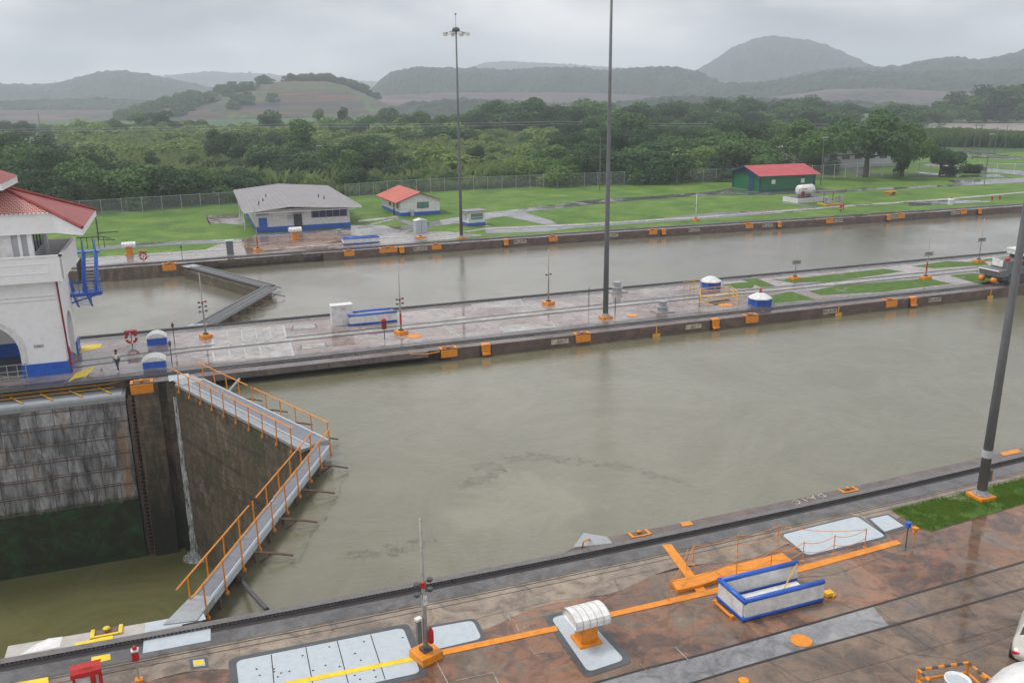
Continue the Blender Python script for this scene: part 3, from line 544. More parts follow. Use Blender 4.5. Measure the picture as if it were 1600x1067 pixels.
# ------------------------------------------------------------------ lamp posts
def lamp(px,py,label,used,rb=.27,extra=False,lean=0):
    t=thing('lamp_post',label,'lamp post',G(px,py),0,'tall stadium style lamp posts')
    if lean: t.rotation_euler.y=lean
    b=MB(); b.tube([(0,0,.25),(0,0,10),(0,0,20),(0,0,30)],[rb,rb*.78,rb*.58,rb*.4],16); b.build('pole',M['steelpole'],t,True)
    b=MB(); b.box((0,0,.12),(1.05,1.05,.24)); b.build('base_block',M['orange'],t,bevel=.03)
    b=MB(); b.lathe([(.42,.24),(.42,.30),(.3,.31),(.27,.5)],(0,0,0),16)
    for k in range(8): a=k*math.pi/4; b.lathe([(.03,.3),(.03,.37)],(.36*math.cos(a),.36*math.sin(a),0),6)
    b.build('flange',M['metal'],t)
    b=MB(); b.lathe([(.5,29.4),(.55,29.5),(.55,29.75),(.3,29.95)],(0,0,0),12); b.tube([(0,0,30),(0,0,31.6)],.03,5); b.box((0,0,31.7),(.2,.2,.2))
    for k in range(24):
        a,c=2*math.pi*k/24,2*math.pi*(k+1)/24; b.tube([(1.5*math.cos(a),1.5*math.sin(a),29.2),(1.5*math.cos(c),1.5*math.sin(c),29.2)],.05,5,False)
    for k in range(6): a=k*math.pi/3; b.tube([(0,0,29.6),(1.5*math.cos(a),1.5*math.sin(a),29.2)],.04,5)
    b.build('ring_carrier',M['darkmetal'],t)
    for k in range(8):
        a=2*math.pi*k/8; b=MB(); b.box((1.75*math.cos(a),1.75*math.sin(a),29.05),(.45,.5,.4),a); b.build('floodlight',M['white2'],t)
    if extra:
        b=MB(); b.box((.25,-.14,1.35),(.22,.22,.6),.4); b.build('junction_box',M['steelpole'],t,bevel=.02)
        b=MB(); b.box((.31,-.24,1.38),(.16,.02,.42),.6); b.build('warning_sign',M['orange'],t)
        b=MB(); b.lathe([(.275,2.35),(.275,2.75)],(0,0,0),16); b.build('number_plate',M['greywall'],t)
    return t
lamp(721,373,'tall dark lamp post on the far lawn, its ring of floodlights in view',0,.26)
lamp(946,497,'tall dark lamp post on the centre wall running out of the top of the view',1,.27)
lamp(1532,778,'thick near lamp post in the grass strip with orange base and a warning plate',2,.25,True,R(.8))
# ------------------------------------------------------------------ signal masts
def mast(px,py,h,label,arms=0,sign=None,red=False,boxes=False,orangeb=True,lean=0,col='lightpole',ext=False,r=.085):
    t=thing('signal_mast',label,'mast',G(px,py),R(20),'slim masts along the lock walls'); t.rotation_euler.y=lean
    b=MB(); b.tube([(0,0,.3),(0,0,h*.45),(0,0,h*.5),(0,0,h)],[r,r*.95,r*.7,r*.5],8); b.build('pole',M[col],t,True)
    if orangeb:
        b=MB(); b.box((0,0,.17),(.95,.95,.34)); b.build('base_block',M['orange'],t,bevel=.03); b=MB(); b.box((0,0,.4),(.38,.38,.14)); b.build('shoe',M['darkmetal'],t)
    if arms:
        for k in range(arms):
            z=h*.55-.42*k; b=MB()
            for sx in (-1,1): b.tube([(0,0,z),(sx*.28,0,z+.03)],.025,5); b.lathe([(.05,-.06),(.11,.0),(.12,.1)],(sx*.3,0,z-.02),8)
            b.build('lamp',M['darkmetal'],t)
    if red:
        if red is True: MB().lathe([(r*1.12,.9),(r*1.12,1.9)],(0,0,0),8).build('red_band',M['red'],t)
        b=MB(); b.lathe([(r*1.15,h*.52),(r*1.15,h*.52+.22)],(0,0,0),8); b.build('red_band',M['red'],t)
    if ext:
        b=MB(); b.lathe([(.04,.62),(.11,.68),(.11,1.15),(.05,1.28),(.04,1.36)],(.17,-.13,0),12); b.build('fire_extinguisher',M['red'],t,True)
        b=MB(); b.box((-.25,.05,1.25),(.2,.16,1.0)); b.build('control_box',M['steelpole'],t,bevel=.02); b=MB(); b.box((-.25,.05,1.78),(.24,.2,.1)); b.build('box_lid',M['white'],t)
        b=MB(); b.box((0,-.1,2.55),(.16,.02,.42)); b.build('number_plate',M['white2'],t)
        text('11',t,(0,-.115,2.55),.16,M['black'],R(90),0)
    if sign:
        b=MB(); b.box((0,-.1,h*.52),(1.15,.02,.48)); b.build('sign_board',M['metal'],t); text(sign,t,(0,-.115,h*.52),.46,M['black'],R(90),0)
    return t
def text(s,parent,loc,size,mat,rx=0,rz=0,name='lettering',ext=.004):
    cu=bpy.data.curves.new('lettering','FONT'); cu.body=s; cu.size=size; cu.align_x='CENTER'; cu.align_y='CENTER'; cu.extrude=ext; cu.resolution_u=2
    tmp=bpy.data.objects.new('tmp',cu); C.objects.link(tmp); bpy.context.view_layer.update(); me=bpy.data.meshes.new_from_object(tmp.evaluated_get(bpy.context.evaluated_depsgraph_get())); bpy.data.objects.remove(tmp)
    me.name='lettering'; me.materials.clear(); me.materials.append(mat); o=bpy.data.objects.new(name,me); C.objects.link(o); o.parent=parent; o.location=loc; o.rotation_euler=(rx,0,rz); return o
mast(666,1027,5.9,'rusty near mast with red fire extinguisher and lamps, standing on an orange base block',2,red='ring',ext=True,r=.1)
mast(322,528,6.0,'pale mast with four little lamps in front of the far gate on the centre wall',3,red='ring')
mast(627,522,5.9,'mast with red painted foot right of the blue and white machinery guard',2,red=True)
mast(857,476,5.7,'pale mast on the centre wall left of the tall centre lamp post',1)
mast(1242,437,3.9,'thin mast carrying the number 79A at the far side of the centre wall',0,'79A',r=.06).rotation_euler.z=R(-5)
mast(1446,436,5.6,'mast with red painted foot carrying the number 79C on the grass',0,'79C',True,r=.07).rotation_euler.z=R(-8)
mast(1529,410,5.5,'thin mast carrying the number 80C behind the locomotive',0,'80C',r=.06).rotation_euler.z=R(-8)
mast(403,392,6.0,'pale mast in front of the grey roofed building',1,red=True)
mast(1087,345,4.5,'thin white mast on the far lawn',1,orangeb=True,col='white')
# ------------------------------------------------------------------ near deck furniture
def pedestal(loc,label,rz=0,s=1.,ribs=5):
    t=thing('control_pedestal',label,'control pedestal',loc,rz,'orange control pedestals with white ribbed hoods'); t.scale=(s,s,s)
    b=MB(); b.box((0,0,.07),(.98,.92,.14)); b.build('plinth',M['orange'],t,bevel=.02)
    b=MB(); b.box((0,0,.55),(.74,.62,.9),taper=.94); b.build('cabinet',M['orange'],t,bevel=.015)
    b=MB(); b.box((0,-.312,.5),(.6,.015,.66)); b.build('door',M['orange'],t)
    prof=[(-.62,-.32),(-.62,-.12),(-.56,.02),(-.3,.13),(0,.17),(.3,.13),(.56,.02),(.62,-.12),(.62,-.32)]
    b=MB(); w_=.74
    vs=[(sx*w_,y,1.32+z) for sx in (-1,1) for y,z in prof]; n=len(prof); b.add(vs,[(i,i+1,n+i+1,n+i) for i in range(n-1)]+[(n-1,0,n,2*n-1)])
    b.add([(-w_+.06,y,1.32+z) for y,z in prof],[tuple(range(n))]); b.add([(w_-.06,y,1.32+z) for y,z in prof],[tuple(range(n))[::-1]])
    b.build('hood',M['white2'],t)
    b=MB()
    for k in range(ribs+1):
        x=-w_+2*w_*k/ribs
        for i in range(n-1):
            (y0,z0),(y1,z1)=prof[i],prof[i+1]; b.add([(x-.018,y0*1.012,1.325+z0),(x+.018,y0*1.012,1.325+z0),(x+.018,y1*1.012,1.325+z1),(x-.018,y1*1.012,1.325+z1)],[(0,1,2,3)])
    b.build('rib',M['greywall'],t); return t
pedestal(G(916,1001),'near orange control pedestal with white ribbed hood on the narrow hatch',R(2))
pedestal(G(203,398),'orange control pedestal with pale hood on the far wall left of the mitre gates',0,1.2)
pedestal(G(462,374),'orange control pedestal with white hood before the grey roofed building',0,1.25)
def guard(P,h,label,openend=True,wt=.24):
    """C-shaped splash guard round a machinery opening: P= local footprint length, width"""
    (L,W),loc,rz=P; t=thing('machinery_guard',label,'guard wall',loc,rz,'blue and white guards round machinery openings')
    for y in (0,W):
        b=MB(); b.box((L/2,y,h/2),(L,.16,h-.1)); b.build('side_panel',M['white'],t)
        for z,nm in ((h,'top_cushion'),(.12,'bottom_cushion')):
            b=MB(); b.tube([(-.02,y,z),(L,y,z)],.115,10); b.build(nm,M['blue'],t,True)
    b=MB(); b.box((0,W/2,h/2),(.16,W,h-.1)); b.build('end_panel',M['white'],t)
    for z,nm in ((h,'top_cushion'),(.12,'bottom_cushion')):
        b=MB(); b.tube([(0,-.1,z),(0,W+.1,z)],.115,10); b.build(nm,M['blue'],t,True)
    b=MB(); b.box((L*.55,W/2,.1),(L*.8,W*.7,.16)); b.box((L*.55,W/2-.25,.22),(L*.8,.12,.1)); b.build('machinery_cover',M['white2'],t)
    b=MB(); b.tube([(L*.45,.25,.25),(L*.98,W-.1,h)],.03,6); b.build('prop_rod',M['yellow'],t)
    return t
a=G(1161,970);e=G(1284,938); c=G(1128,949)
rz=math.atan2(e.y-a.y,e.x-a.x); 
t=guard((((e-a).length,1.7),a,rz),.92,'large near guard with blue cushions and an open end beside the orange platform')
b=MB(); 
for p in ((-.35,.3),(-.35,1.5)): b.lathe([(.09,0),(.09,.18)],(p[0],p[1],0),8)
b.tube([(-.35,.3,.1),(-.35,1.5,.1)],.06,8); b.build('roller',M['orange'],t)
b=MB(); b.box((4.5,.2,.12),(.4,.3,.16)); b.tube([(4.55,.0,.08),(4.75,.1,.08)],.07,8); b.build('roller',M['yellow'],t)
guard(((4.5,1.5),(12.95,45.2,0),0),.95,'blue and white guard on the centre wall beside the white cabinet')
guard(((5.2,1.4),G(538,383),R(1)),.85,'small blue and white guard on the far wall in front of the lawn')
# chain fence
t=thing('chain_fence','orange posts with drooping chains round the orange platform and hatch','chain fence')
front=[((1045,939),1.0),((1150,905),1.0),((1204,890),1.0),((1254,876),1.0),((1302,866),1.0),((1351,855),1.0)]
back=[((1073,890),1.05),((1083,882),1.05),((1152,866),1.05),((1215,850),1.05)]
tops=[]
for (p,h) in front+back:
    g=G(*p); b=MB(); b.tube([g,g+Vector((0,0,h))],.022,6); b.lathe([(.09,0),(.09,.02)],g,8); b.build('post',M['orange'],t)
    tops.append(g+Vector((0,0,h-.05)))
def chain(a,e,sag,z=0):
    pts=[a.lerp(e,k/12)+Vector((0,0,-sag*4*(k/12)*(1-k/12)+z)) for k in range(13)]; MB().tube(pts,.014,5).build('chain',M['orange'],t)
for i in range(5): chain(tops[i],tops[i+1],.18); chain(tops[i],tops[i+1],.2,-.45)
for i in (6,7,8): chain(tops[i],tops[i+1],.15); chain(tops[i],tops[i+1],.2,-.45)
chain(tops[0],tops[6],.3); chain(tops[0],tops[7],.35,-.1); chain(tops[9],tops[5],.2); chain(tops[9],tops[3],.25,-.3)
# blue and orange little posts beside the grass
def stub(px,py,h,mat,label):
    t=thing('button_post',label,'post',G(px,py),0,'small button posts'); MB().tube([(0,0,0),(0,0,h)],.03,6).build('post',M['darkmetal' if mat=='blue' else 'orange'],t)
    b=MB(); b.box((0,0,h),(.2,.16,.22)); b.build('button_box',M[mat],t,bevel=.02); b=MB(); b.box((0,0,h+.14),(.26,.24,.05)); b.build('cap',M[mat],t); return t
stub(1415,855,1.15,'blue','thin post with a blue box beside the grass strip'); stub(1427,851,.75,'orange','short orange post right of the blue box post')
t=thing('signal_post','short post with red box and red lamp next to the yellow painted squares','signal post',G(218,1067))
MB().tube([(0,0,0),(0,0,1.0)],.035,8).build('post',M['lightpole'],t); MB().box((0,0,1.2),(.24,.2,.4)).build('signal_box',M['red'],t,bevel=.02); MB().box((0,0,1.42),(.26,.24,.06)).build('cap',M['white'],t); MB().lathe([(.07,1.45),(.09,1.52),(.05,1.6)],(0,0,0),10).build('lamp',M['red'],t,True); MB().box((0,0,.1),(.26,.26,.2)).build('foot',M['orange'],t)
t=thing('fire_box','red hose shelter with faded roof at the bottom left of the view','hose shelter',G(141,1085),R(4))
b=MB(); prof=[(-.35,.0),(-.33,.16),(-.18,.27),(0,.3),(.2,.24),(.4,.05)]; n=len(prof)
b.add([(sx*.5,y,1.0+z) for sx in (-1,1) for y,z in prof],[(i,i+1,n+i+1,n+i) for i in range(n-1)]); b.build('roof',M['red'],t)
b=MB()
for sx in (-1,1): b.box((sx*.42,.25,.5),(.08,.08,1.0)); b.box((sx*.42,-.25,.5),(.08,.08,1.0))
b.build('leg',M['red'],t); b=MB(); b.box((0,0,.72),(.74,.4,.3)); b.build('equipment_case',M['white'],t); b=MB(); b.lathe([(.06,.0),(.09,.04),(.09,.5),(.05,.6)],(.2,-.26,.45),10); b.build('extinguisher',M['red'],t,True)
text('1175 A',t,(0,-.24,1.27),.14,M['darkred'],R(35),0)
# barrier around the drum
t=thing('barrier','orange and black striped barrier frame around the pale drum lid','barrier',G(1493,1101),R(-12),'x'); del t['group']
P=[(-1.0,-.9),(-1.05,.75),(.95,.85),(1.05,-1.0)]
for p in P: MB().tube([(p[0],p[1],0),(p[0],p[1],1.05)],.05,8).build('post',M['orange'],t)
for i in range(3):
    a_,e_=Vector(P[i]),Vector(P[i+1])
    for z in (1.02,.6):
        for k in range(8):
            b=MB(); u=a_.lerp(e_,k/8); v_=a_.lerp(e_,(k+1)/8); b.tube([(u.x,u.y,z),(v_.x,v_.y,z)],.055,6); b.build('stripe',M['orange' if k%2 else 'darkmetal'] if z>1 else M['orange'],t)
t=thing('drum','round metal drum with a pale dished lid inside the striped barrier','drum',G(1491,1100),0); b=MB(); b.lathe([(.40,0),(.40,.3),(.42,.32),(.40,.34),(.40,.95),(.44,.98),(.44,1.05),(.4,1.03),(.36,.97),(.05,.95)],(0,0,0),28); b.build('shell',M['white2'],t,True); MB().lathe([(.36,.968),(.36,.972)],(0,0,0),24).build('lid',M['hatch'],t)
MB().tube([(1.0,.3,.0),(1.0,.3,.3)],.1,8)
tag(MB().tube([G(1534,1054,.3),G(1562,1073,.3)],.12,10).build('roller',M['orange']),'short thick orange roller right of the striped barrier','roller')
# parked car, only its rear end in view
t=thing('parked_car','pale beige car at the right edge with a red tail lamp, rear end in view','car',G(1607,1050),R(33)); t.scale=(.85,.85,.85)
st=[(-.0,.55,.62,.40),(.12,.72,.86,.26),(.5,.82,.98,.2),(1.0,.86,1.02,.2),(1.35,.86,1.3,.2),(1.9,.86,1.45,.2),(2.6,.86,1.46,.2),(3.2,.86,1.05,.2),(4.2,.82,.82,.22),(4.4,.65,.6,.4)]
vs=[];fs=[];n=10
for x,wd,zt,zb in st:
    top=zt; roof=wd*(.72 if zt>1.1 else .95)
    vs+=[(x,-wd*.9,zb),(x,-wd,zb+.25),(x,-wd,min(.8,top-.08)),(x,-roof,top-.05),(x,-roof*.6,top),(x,roof*.6,top),(x,roof,top-.05),(x,wd,min(.8,top-.08)),(x,wd,zb+.25),(x,wd*.9,zb)]
for i in range(len(st)-1):
    for k in range(n): fs.append((i*n+k,i*n+(k+1)%n,(i+1)*n+(k+1)%n,(i+1)*n+k))
fs+=[tuple(range(n))[::-1],tuple((len(st)-1)*n+k for k in range(n))]
o=MB().add(vs,fs).build('body',M['car'],t,True); sb=o.modifiers.new('s','SUBSURF'); sb.levels=2; sb.render_levels=2
for sy in (-1,1): MB().box((.1,sy*.6,.68),(.1,.34,.13)).build('tail_lamp',M['red'],t,bevel=.03)
MB().add([(1.02,-.62,1.04),(1.02,.62,1.04),(1.38,.56,1.33),(1.38,-.56,1.33)],[(0,1,2,3)]).build('rear_window',M['glass'],t)
for x in (.85,3.5):
    for sy in (-1,1):
        wh=MB().lathe([(.2,-.1),(.32,-.1),(.33,0),(.32,.1),(.2,.1)],(0,0,0),20).build('wheel',M['black'],t); wh.location=(x,sy*.78,.33); wh.rotation_euler=(R(90),0,0)
        rm=MB().lathe([(.19,-.11),(.19,.11)],(0,0,0),14).build('rim',M['metal'],wh)
# white canopy in the very corner
t=thing('parasol','white rounded parasol canopy poking into the bottom right corner','parasol',G(1700,1108,9.5)-Vector((0,0,9.5)))
b=MB(); b.lathe([(1.8,9.1),(1.6,9.45),(1.25,9.7),(.85,9.85),(.45,9.93),(.02,9.96)],(0,0,0),28); b.build('canopy',M['fabric'] if 'fabric' in M else M['white'],t,True); MB().tube([(0,0,0),(0,0,9.9)],.04,8).build('pole',M['metal'],t)

# dark curling swirl lines laid over the water as ribbons
def swirlmat():
    m,nt,b=newmat('swirl'); b.inputs['Base Color'].default_value=(.05,.045,.035,1); b.inputs['Roughness'].default_value=.35; v=objvec(nt); n=noi(nt,2.2,7,.8,v,1.5)
    o=[x for x in nt.nodes if x.type=='OUTPUT_MATERIAL'][0]; t=nt.nodes.new('ShaderNodeBsdfTransparent'); ms=nt.nodes.new('ShaderNodeMixShader'); nt.links.new(ramp(nt,n,[(.46,0),(.66,.38)]),ms.inputs[0])
    nt.links.new(t.outputs[0],ms.inputs[1]); nt.links.new(b.outputs[0],ms.inputs[2]); nt.links.new(ms.outputs[0],o.inputs[0]); return m
M['swirl']=swirlmat()
b=MB()
for ln,w_ in (([(715,760),(745,752),(770,742),(790,733),(772,727),(745,730),(738,736)],.5),([(790,722),(820,716),(850,714),(870,719),(890,722),(910,720),(930,725),(975,728),(1010,740),(1060,752),(1090,762)],.6),([(540,867),(580,866),(620,860),(650,850),(690,842)],.5),([(520,720),(536,745),(530,775),(512,800),(490,830),(470,870),(455,890)],.35)):
    g=[G(x,y,ZU+.012) for x,y in ln]; pts=[]
    for i in range(len(g)-1):
        for k in range(6): pts.append(g[i].lerp(g[i+1],k/6)+Vector((random.uniform(-.06,.06),random.uniform(-.08,.08),0)))
    A=[p+Vector((0,w_*random.uniform(.6,1.9),0)) for p in pts]; B=[p-Vector((0,w_*random.uniform(.3,1.3),0)) for p in pts]; b.ribbon(A,B)
o=b.build('swirl',M['swirl']); struct(o,'stuff','thin dark curling swirl lines on the muddy water')
# ------------------------------------------------------------------ control tower (left edge)
t=thing('control_house','white control house with red tiled roof, blue plinth and blue outside stairs','building')
XR,YA,YB=-10.35,39.1,46.5
b=MB()
# near wall with arch
ac,ar,sp,y0,y1=-16.0,2.45,2.0,39.1,39.9
def archwall(b,x0,x1,ac,ar,sp,z1,mk):
    pts=[(ac-ar*math.cos(math.pi*k/14),sp+ar*math.sin(math.pi*k/14)) for k in range(15)]
    vs=[];fs=[]
    for side in (0,1):
        for x,z in pts: vs.append(mk(x,z,side))
        for x,z in pts: vs.append(mk(x,z1,side))
    n=15
    for sd in (0,1):
        o_=sd*2*n
        for i in range(n-1): fs.append((o_+i,o_+i+1,o_+n+i+1,o_+n+i))
    for i in range(n-1): fs.append((i,i+1,2*n+i+1,2*n+i))
    b.add(vs,fs)
archwall(b,0,0,ac,ar,sp,7.6,lambda x,z,s_:(x,y0+.8*s_,z))
b.box(((ac+ar+XR)/2,39.5,3.8),(XR-ac-ar,.8,7.6)); b.box(((ac-ar-24)/2,39.5,3.8),(24+ac-ar,.8,7.6))
# right wall with a narrow arch
archwall(b,0,0,43.2,1.55,2.6,7.6,lambda x,z,s_:(XR-.8*s_,x,z))
b.box((XR-.4,(39.9+41.65)/2,3.8),(.8,1.75,7.6)); b.box((XR-.4,(44.75+46.5)/2,3.8),(.8,1.75,7.6))
b.box((-17,46.1,3.8),(12,.8,7.6)); b.box((-17.2,43,7.55),(13.4,7.2,.1))
b.build('lower_wall',M['stucco'],t)
b=MB(); b.box((-16,43.2,.05),(11,6,.1)); b.build('inner_floor',M['darkmetal'],t)
b=MB()
n=15; rr=((ar+.0,0),(ar+.42,0)); vs=[]
for r_,_ in rr:
    vs+=[(ac-r_*math.cos(math.pi*k/14),39.04,sp+r_*math.sin(math.pi*k/14)) for k in range(15)]
b.add(vs,[(i,i+1,n+i+1,n+i) for i in range(n-1)]); b.add([(ac+ar,39.04,0.9),(ac+ar+.42,39.04,.9),(ac+ar+.42,39.04,sp),(ac+ar,39.04,sp)],[(0,1,2,3)])
b.box((-14.5,39.05,6.3),(8.0,.06,.05)); b.box((-14.5,39.05,6.0),(8.0,.05,.03)); b.build('arch_trim',M['white2'],t)
for c_,d_ in ((((ac+ar+XR)/2+.05,39.03,.5),(XR-ac-ar+.22,.14,1.0)),((XR+.06,(39.0+41.65)/2,.5),(.14,2.7,1.0)),((XR+.06,45.7,.5),(.14,1.8,1.0)),((-19.5,39.03,.5),(2,.14,1.0)),((-16,45.66,.6),(11,.08,1.2))): MB().box(c_,d_).build('blue_plinth',M['blue'],t)
b=MB(); b.box((-16.8,43,7.65),(14.2,9.4,.3)); b.build('balcony_slab',M['stucco'],t)
b=MB()
for c_,d_ in (((-16.8,38.4,8.55),(14.4,.18,1.75)),((-9.65,43.05,8.55),(.18,9.48,1.75)),((-16.8,47.7,8.55),(14.2,.18,1.75))): b.box(c_,d_)
for z in (9.46,):
    b.box((-16.8,38.4,z),(14.56,.3,.1)); b.box((-9.65,43.05,z),(.3,9.6,.1))
b.box((-14,38.29,8.9),(7,.03,.05)); b.box((-14,38.29,8.2),(7,.03,.05)); b.box((-10.6,38.29,8.55),(.05,.03,.7)); b.build('parapet',M['stucco'],t)
b=MB(); b.box((-17.3,43.1,9.7),(11.2,6.6,3.9)); b.build('upper_wall',M['greywall'],t)
b=MB(); b.box((-16.6,39.75,9.9),(7.2,.1,3.2)); b.build('window_panel',M['white2'],t)
b=MB(); b.box((-11.75,39.9,9.7),(.35,.45,3.9)); b.box((-12.45,39.9,9.7),(.2,.45,3.9)); b.box((-11.6,46.2,9.7),(.3,.45,3.9)); b.build('pilaster',M['stucco'],t)
b=MB(); b.box((-16.5,39.66,11.35),(9.6,.08,.12)); b.build('red_trim',M['darkred'],t)
for k in range(3):
    w_=MB().box((-11.66,41.4+1.5*k,10.2),(.08,.9,1.4)).build('window',M['glass'],t)
# roof: hipped, the right slope reaching lower over the outside stairs
ex,ey0,ey1,ez=-7.75,37.25,49.0,11.55; ax,az=-13.9,14.45; cy_=43.1
b=MB(); b.k=0
h0=(ex,ey0,ez); h1=(ex,ey1,ez); ap=(ax,cy_,az); L_=-26
kx=.36; hx,hy,hz=ex+(ax-ex)*kx,ey0+(cy_-ey0)*kx,ez+(az-ez)*kx
b.add([h0,h1,ap],[(0,1,2)]); b.build('right_roof_slope',M['ribroof'],t)
b=MB(); b.add([(L_,hy,hz),(hx,hy,hz),ap,(L_,cy_,az)],[(0,1,2,3)]); b.build('near_roof_slope',M['tileroof'],t)
b=MB(); b.add([(L_,ey1,ez),h1,ap,(L_,cy_,az)],[(0,3,2,1)]); b.build('far_roof_slope',M['ribroof'],t)
b=MB(); b.tube([(ex,ey0,ez+.06),(ax,cy_,az+.08)],.14,6); b.tube([(ex,ey1,ez+.06),(ax,cy_,az+.08)],.14,6); b.tube([(ax,cy_,az+.1),(L_,cy_,az+.1)],.14,6); b.build('ridge_cap',M['ribroof'],t)
b=MB(); b.add([(L_,hy+.05,hz-.05),(hx,hy+.05,hz-.05),(ex,ey0+.03,ez-.03),(ex,ey0+.03,ez-.55),(hx,hy+.05,ez-.5),(L_,hy+.05,ez-.5)],[(0,1,4,5),(1,2,3,4)])
b.add([(ex-.02,ey0,ez-.03),(ex-.02,ey1,ez-.03),(ex-.02,ey1,ez-.45),(ex-.02,ey0,ez-.5)],[(0,1,2,3)]); b.add([(L_,hy,ez-.5),(hx,hy,ez-.5),(ex,ey0,ez-.5),(ex,ey1,ez-.5),(L_,ey1,ez-.5)],[(0,1,2,3,4)]); b.build('white_fascia',M['stucco'],t)
b=MB()
for k in range(54): b.lathe([(.1,0),(.1,.12)],(hx-.25-.3*k,hy-.06,hz-.1),6)
b.build('tile_ends',M['white2'],t)
b=MB(); cz_=.9; q=Vector((-13.3,43.1,0))
b.add([(-12.9,39.6,14.9),(-12.9,46.6,14.9),(-16.4,43.1,16.8),(-26,43.1,16.8),(-26,39.6,14.9),(-26,46.6,14.9)],[(0,1,2),(0,2,3,4),(1,5,3,2)]); b.build('top_roof',M['ribroof'],t)
b=MB(); b.box((-19.5,43.1,14.6),(13,6.8,.5)); b.build('lantern_wall',M['stucco'],t)
b=MB(); b.tube([(-10.28,39.0,7.5),(-10.15,39.0,0)],.07,8); b.build('downpipe',M['darkred'],t)
b=MB(); b.box((-17.9,39.05,6.3),(1.6,.1,.7)); b.build('vent_window',M['darkred'],t)
b=MB(); b.box((-12.2,39.08,2.4),(.7,.03,.24)); b.build('wall_plate',M['greywall'],t); text('5 4',t,(-12.2,39.05,2.4),.2,M['black'],R(90),0)
# blue outside stairs
st_=MB(); x0,x1=-9.35,-8.35
def flight(b,ya,za,yb,zb,x0,x1,n):
    for k in range(n):
        f_=(k+.5)/n; b.box(((x0+x1)/2,ya+(yb-ya)*f_,za+(zb-za)*f_),(x1-x0,abs(yb-ya)/n*.8,.05))
st=thing_=None
b=MB(); flight(b,50.2,7.7,46.9,4.9,x0,x1,12); flight(b,46.9,4.8,49.6,3.1,x0-.9,x1-.9,9); b.build('stair_tread',M['metal'],t)
b=MB()
for x in (x0,x1):
    b.tube([(x,50.3,7.75),(x,46.8,4.85)],.17,6); b.tube([(x,50.3,8.8),(x,46.8,5.9)],.06,6); b.tube([(x,50.3,8.3),(x,46.8,5.4)],.04,6)
    for k in range(15): f_=k/14; b.tube([(x,50.3-3.5*f_,7.75-2.9*f_),(x,50.3-3.5*f_,8.8-2.9*f_)],.035,5)
for x in (x0-.95,x1-.85):
    b.tube([(x,46.8,4.85),(x,49.8,3.0)],.1,6); b.tube([(x,46.8,5.9),(x,49.8,4.05)],.05,6)
    for k in range(7): f_=k/6; b.tube([(x,46.8+3*f_,4.85-1.85*f_),(x,46.8+3*f_,5.9-1.85*f_)],.035,5)
b.box((-9.1,46.3,4.85),(2.4,1.2,.25)); b.box((-9.1,50.6,7.75),(2.2,1.0,.1)); b.tube([(-10.3,46.0,5.9),(-7.95,45.75,5.9),(-7.95,46.8,5.9)],.05,6); b.tube([(-10.3,45.8,4.2),(-7.95,45.75,4.85)],.07,6)
for xx in (-9.6,-9.0,-8.4,-7.95): b.tube([(xx,45.75,4.85),(xx,45.75,5.9)],.035,5)
b.build('stair_frame',M['blue'],t)
b=MB()
for k in range(9): b.box((-9.55,46.2+.42*k,6.6),(.05,.06,1.6))
b.box((-9.55,48,7.4),(.06,4,.06)); b.box((-9.55,48,5.8),(.06,4,.06)); b.build('stair_grille',M['darkmetal'],t)
b=MB(); b.tube([(-7.9,49.6,11.0),(-7.9,49.6,8.9),(-6.6,49.6,8.8)],.06,6); b.tube([(-7.9,48.6,9.6),(-6.2,48.9,9.6)],.04,5); b.tube([(-9.5,48.3,9.3),(-7.6,48.6,9.3),(-6.9,49.3,9.0)],.04,5)
for k in range(5): b.tube([(-9.2+.45*k,48.4,9.3),(-9.2+.45*k,48.4,8.3)],.03,5)
b.build('antenna_frame',M['darkmetal'],t)
t=thing('railing','grey pipe gate standing in the archway of the control house','railing')
b=MB(); 
for x in (-14.6,-13.9,-13.3): b.tube([(x,38.9,0),(x,38.9,1.15)],.035,6)
for z in (1.12,.6,.2): b.tube([(-17,38.9,z),(-13.3,38.9,z)],.03,6)
b.tube([(-14.6,38.9,.2),(-17,38.9,1.1)],.03,6); b.build('pipe_frame',M['metal'],t)
tag(MB().tube([(-10.2,39.3,2.1),(-10.1,39.2,1.6),(-10.15,39.1,1.0),(-9.95,39.0,.7)],.09,8).build('fire_hose',M['red']),'red fire hose hanging at the corner of the control house','fire hose')
for i,px in enumerate(([(106,597),(118,583),(149,571),(146,577),(136,587),(118,591)],[(124,552),(128,540),(160,537),(157,543),(140,548)])): mark(px,'lemon',.014+.004*i)
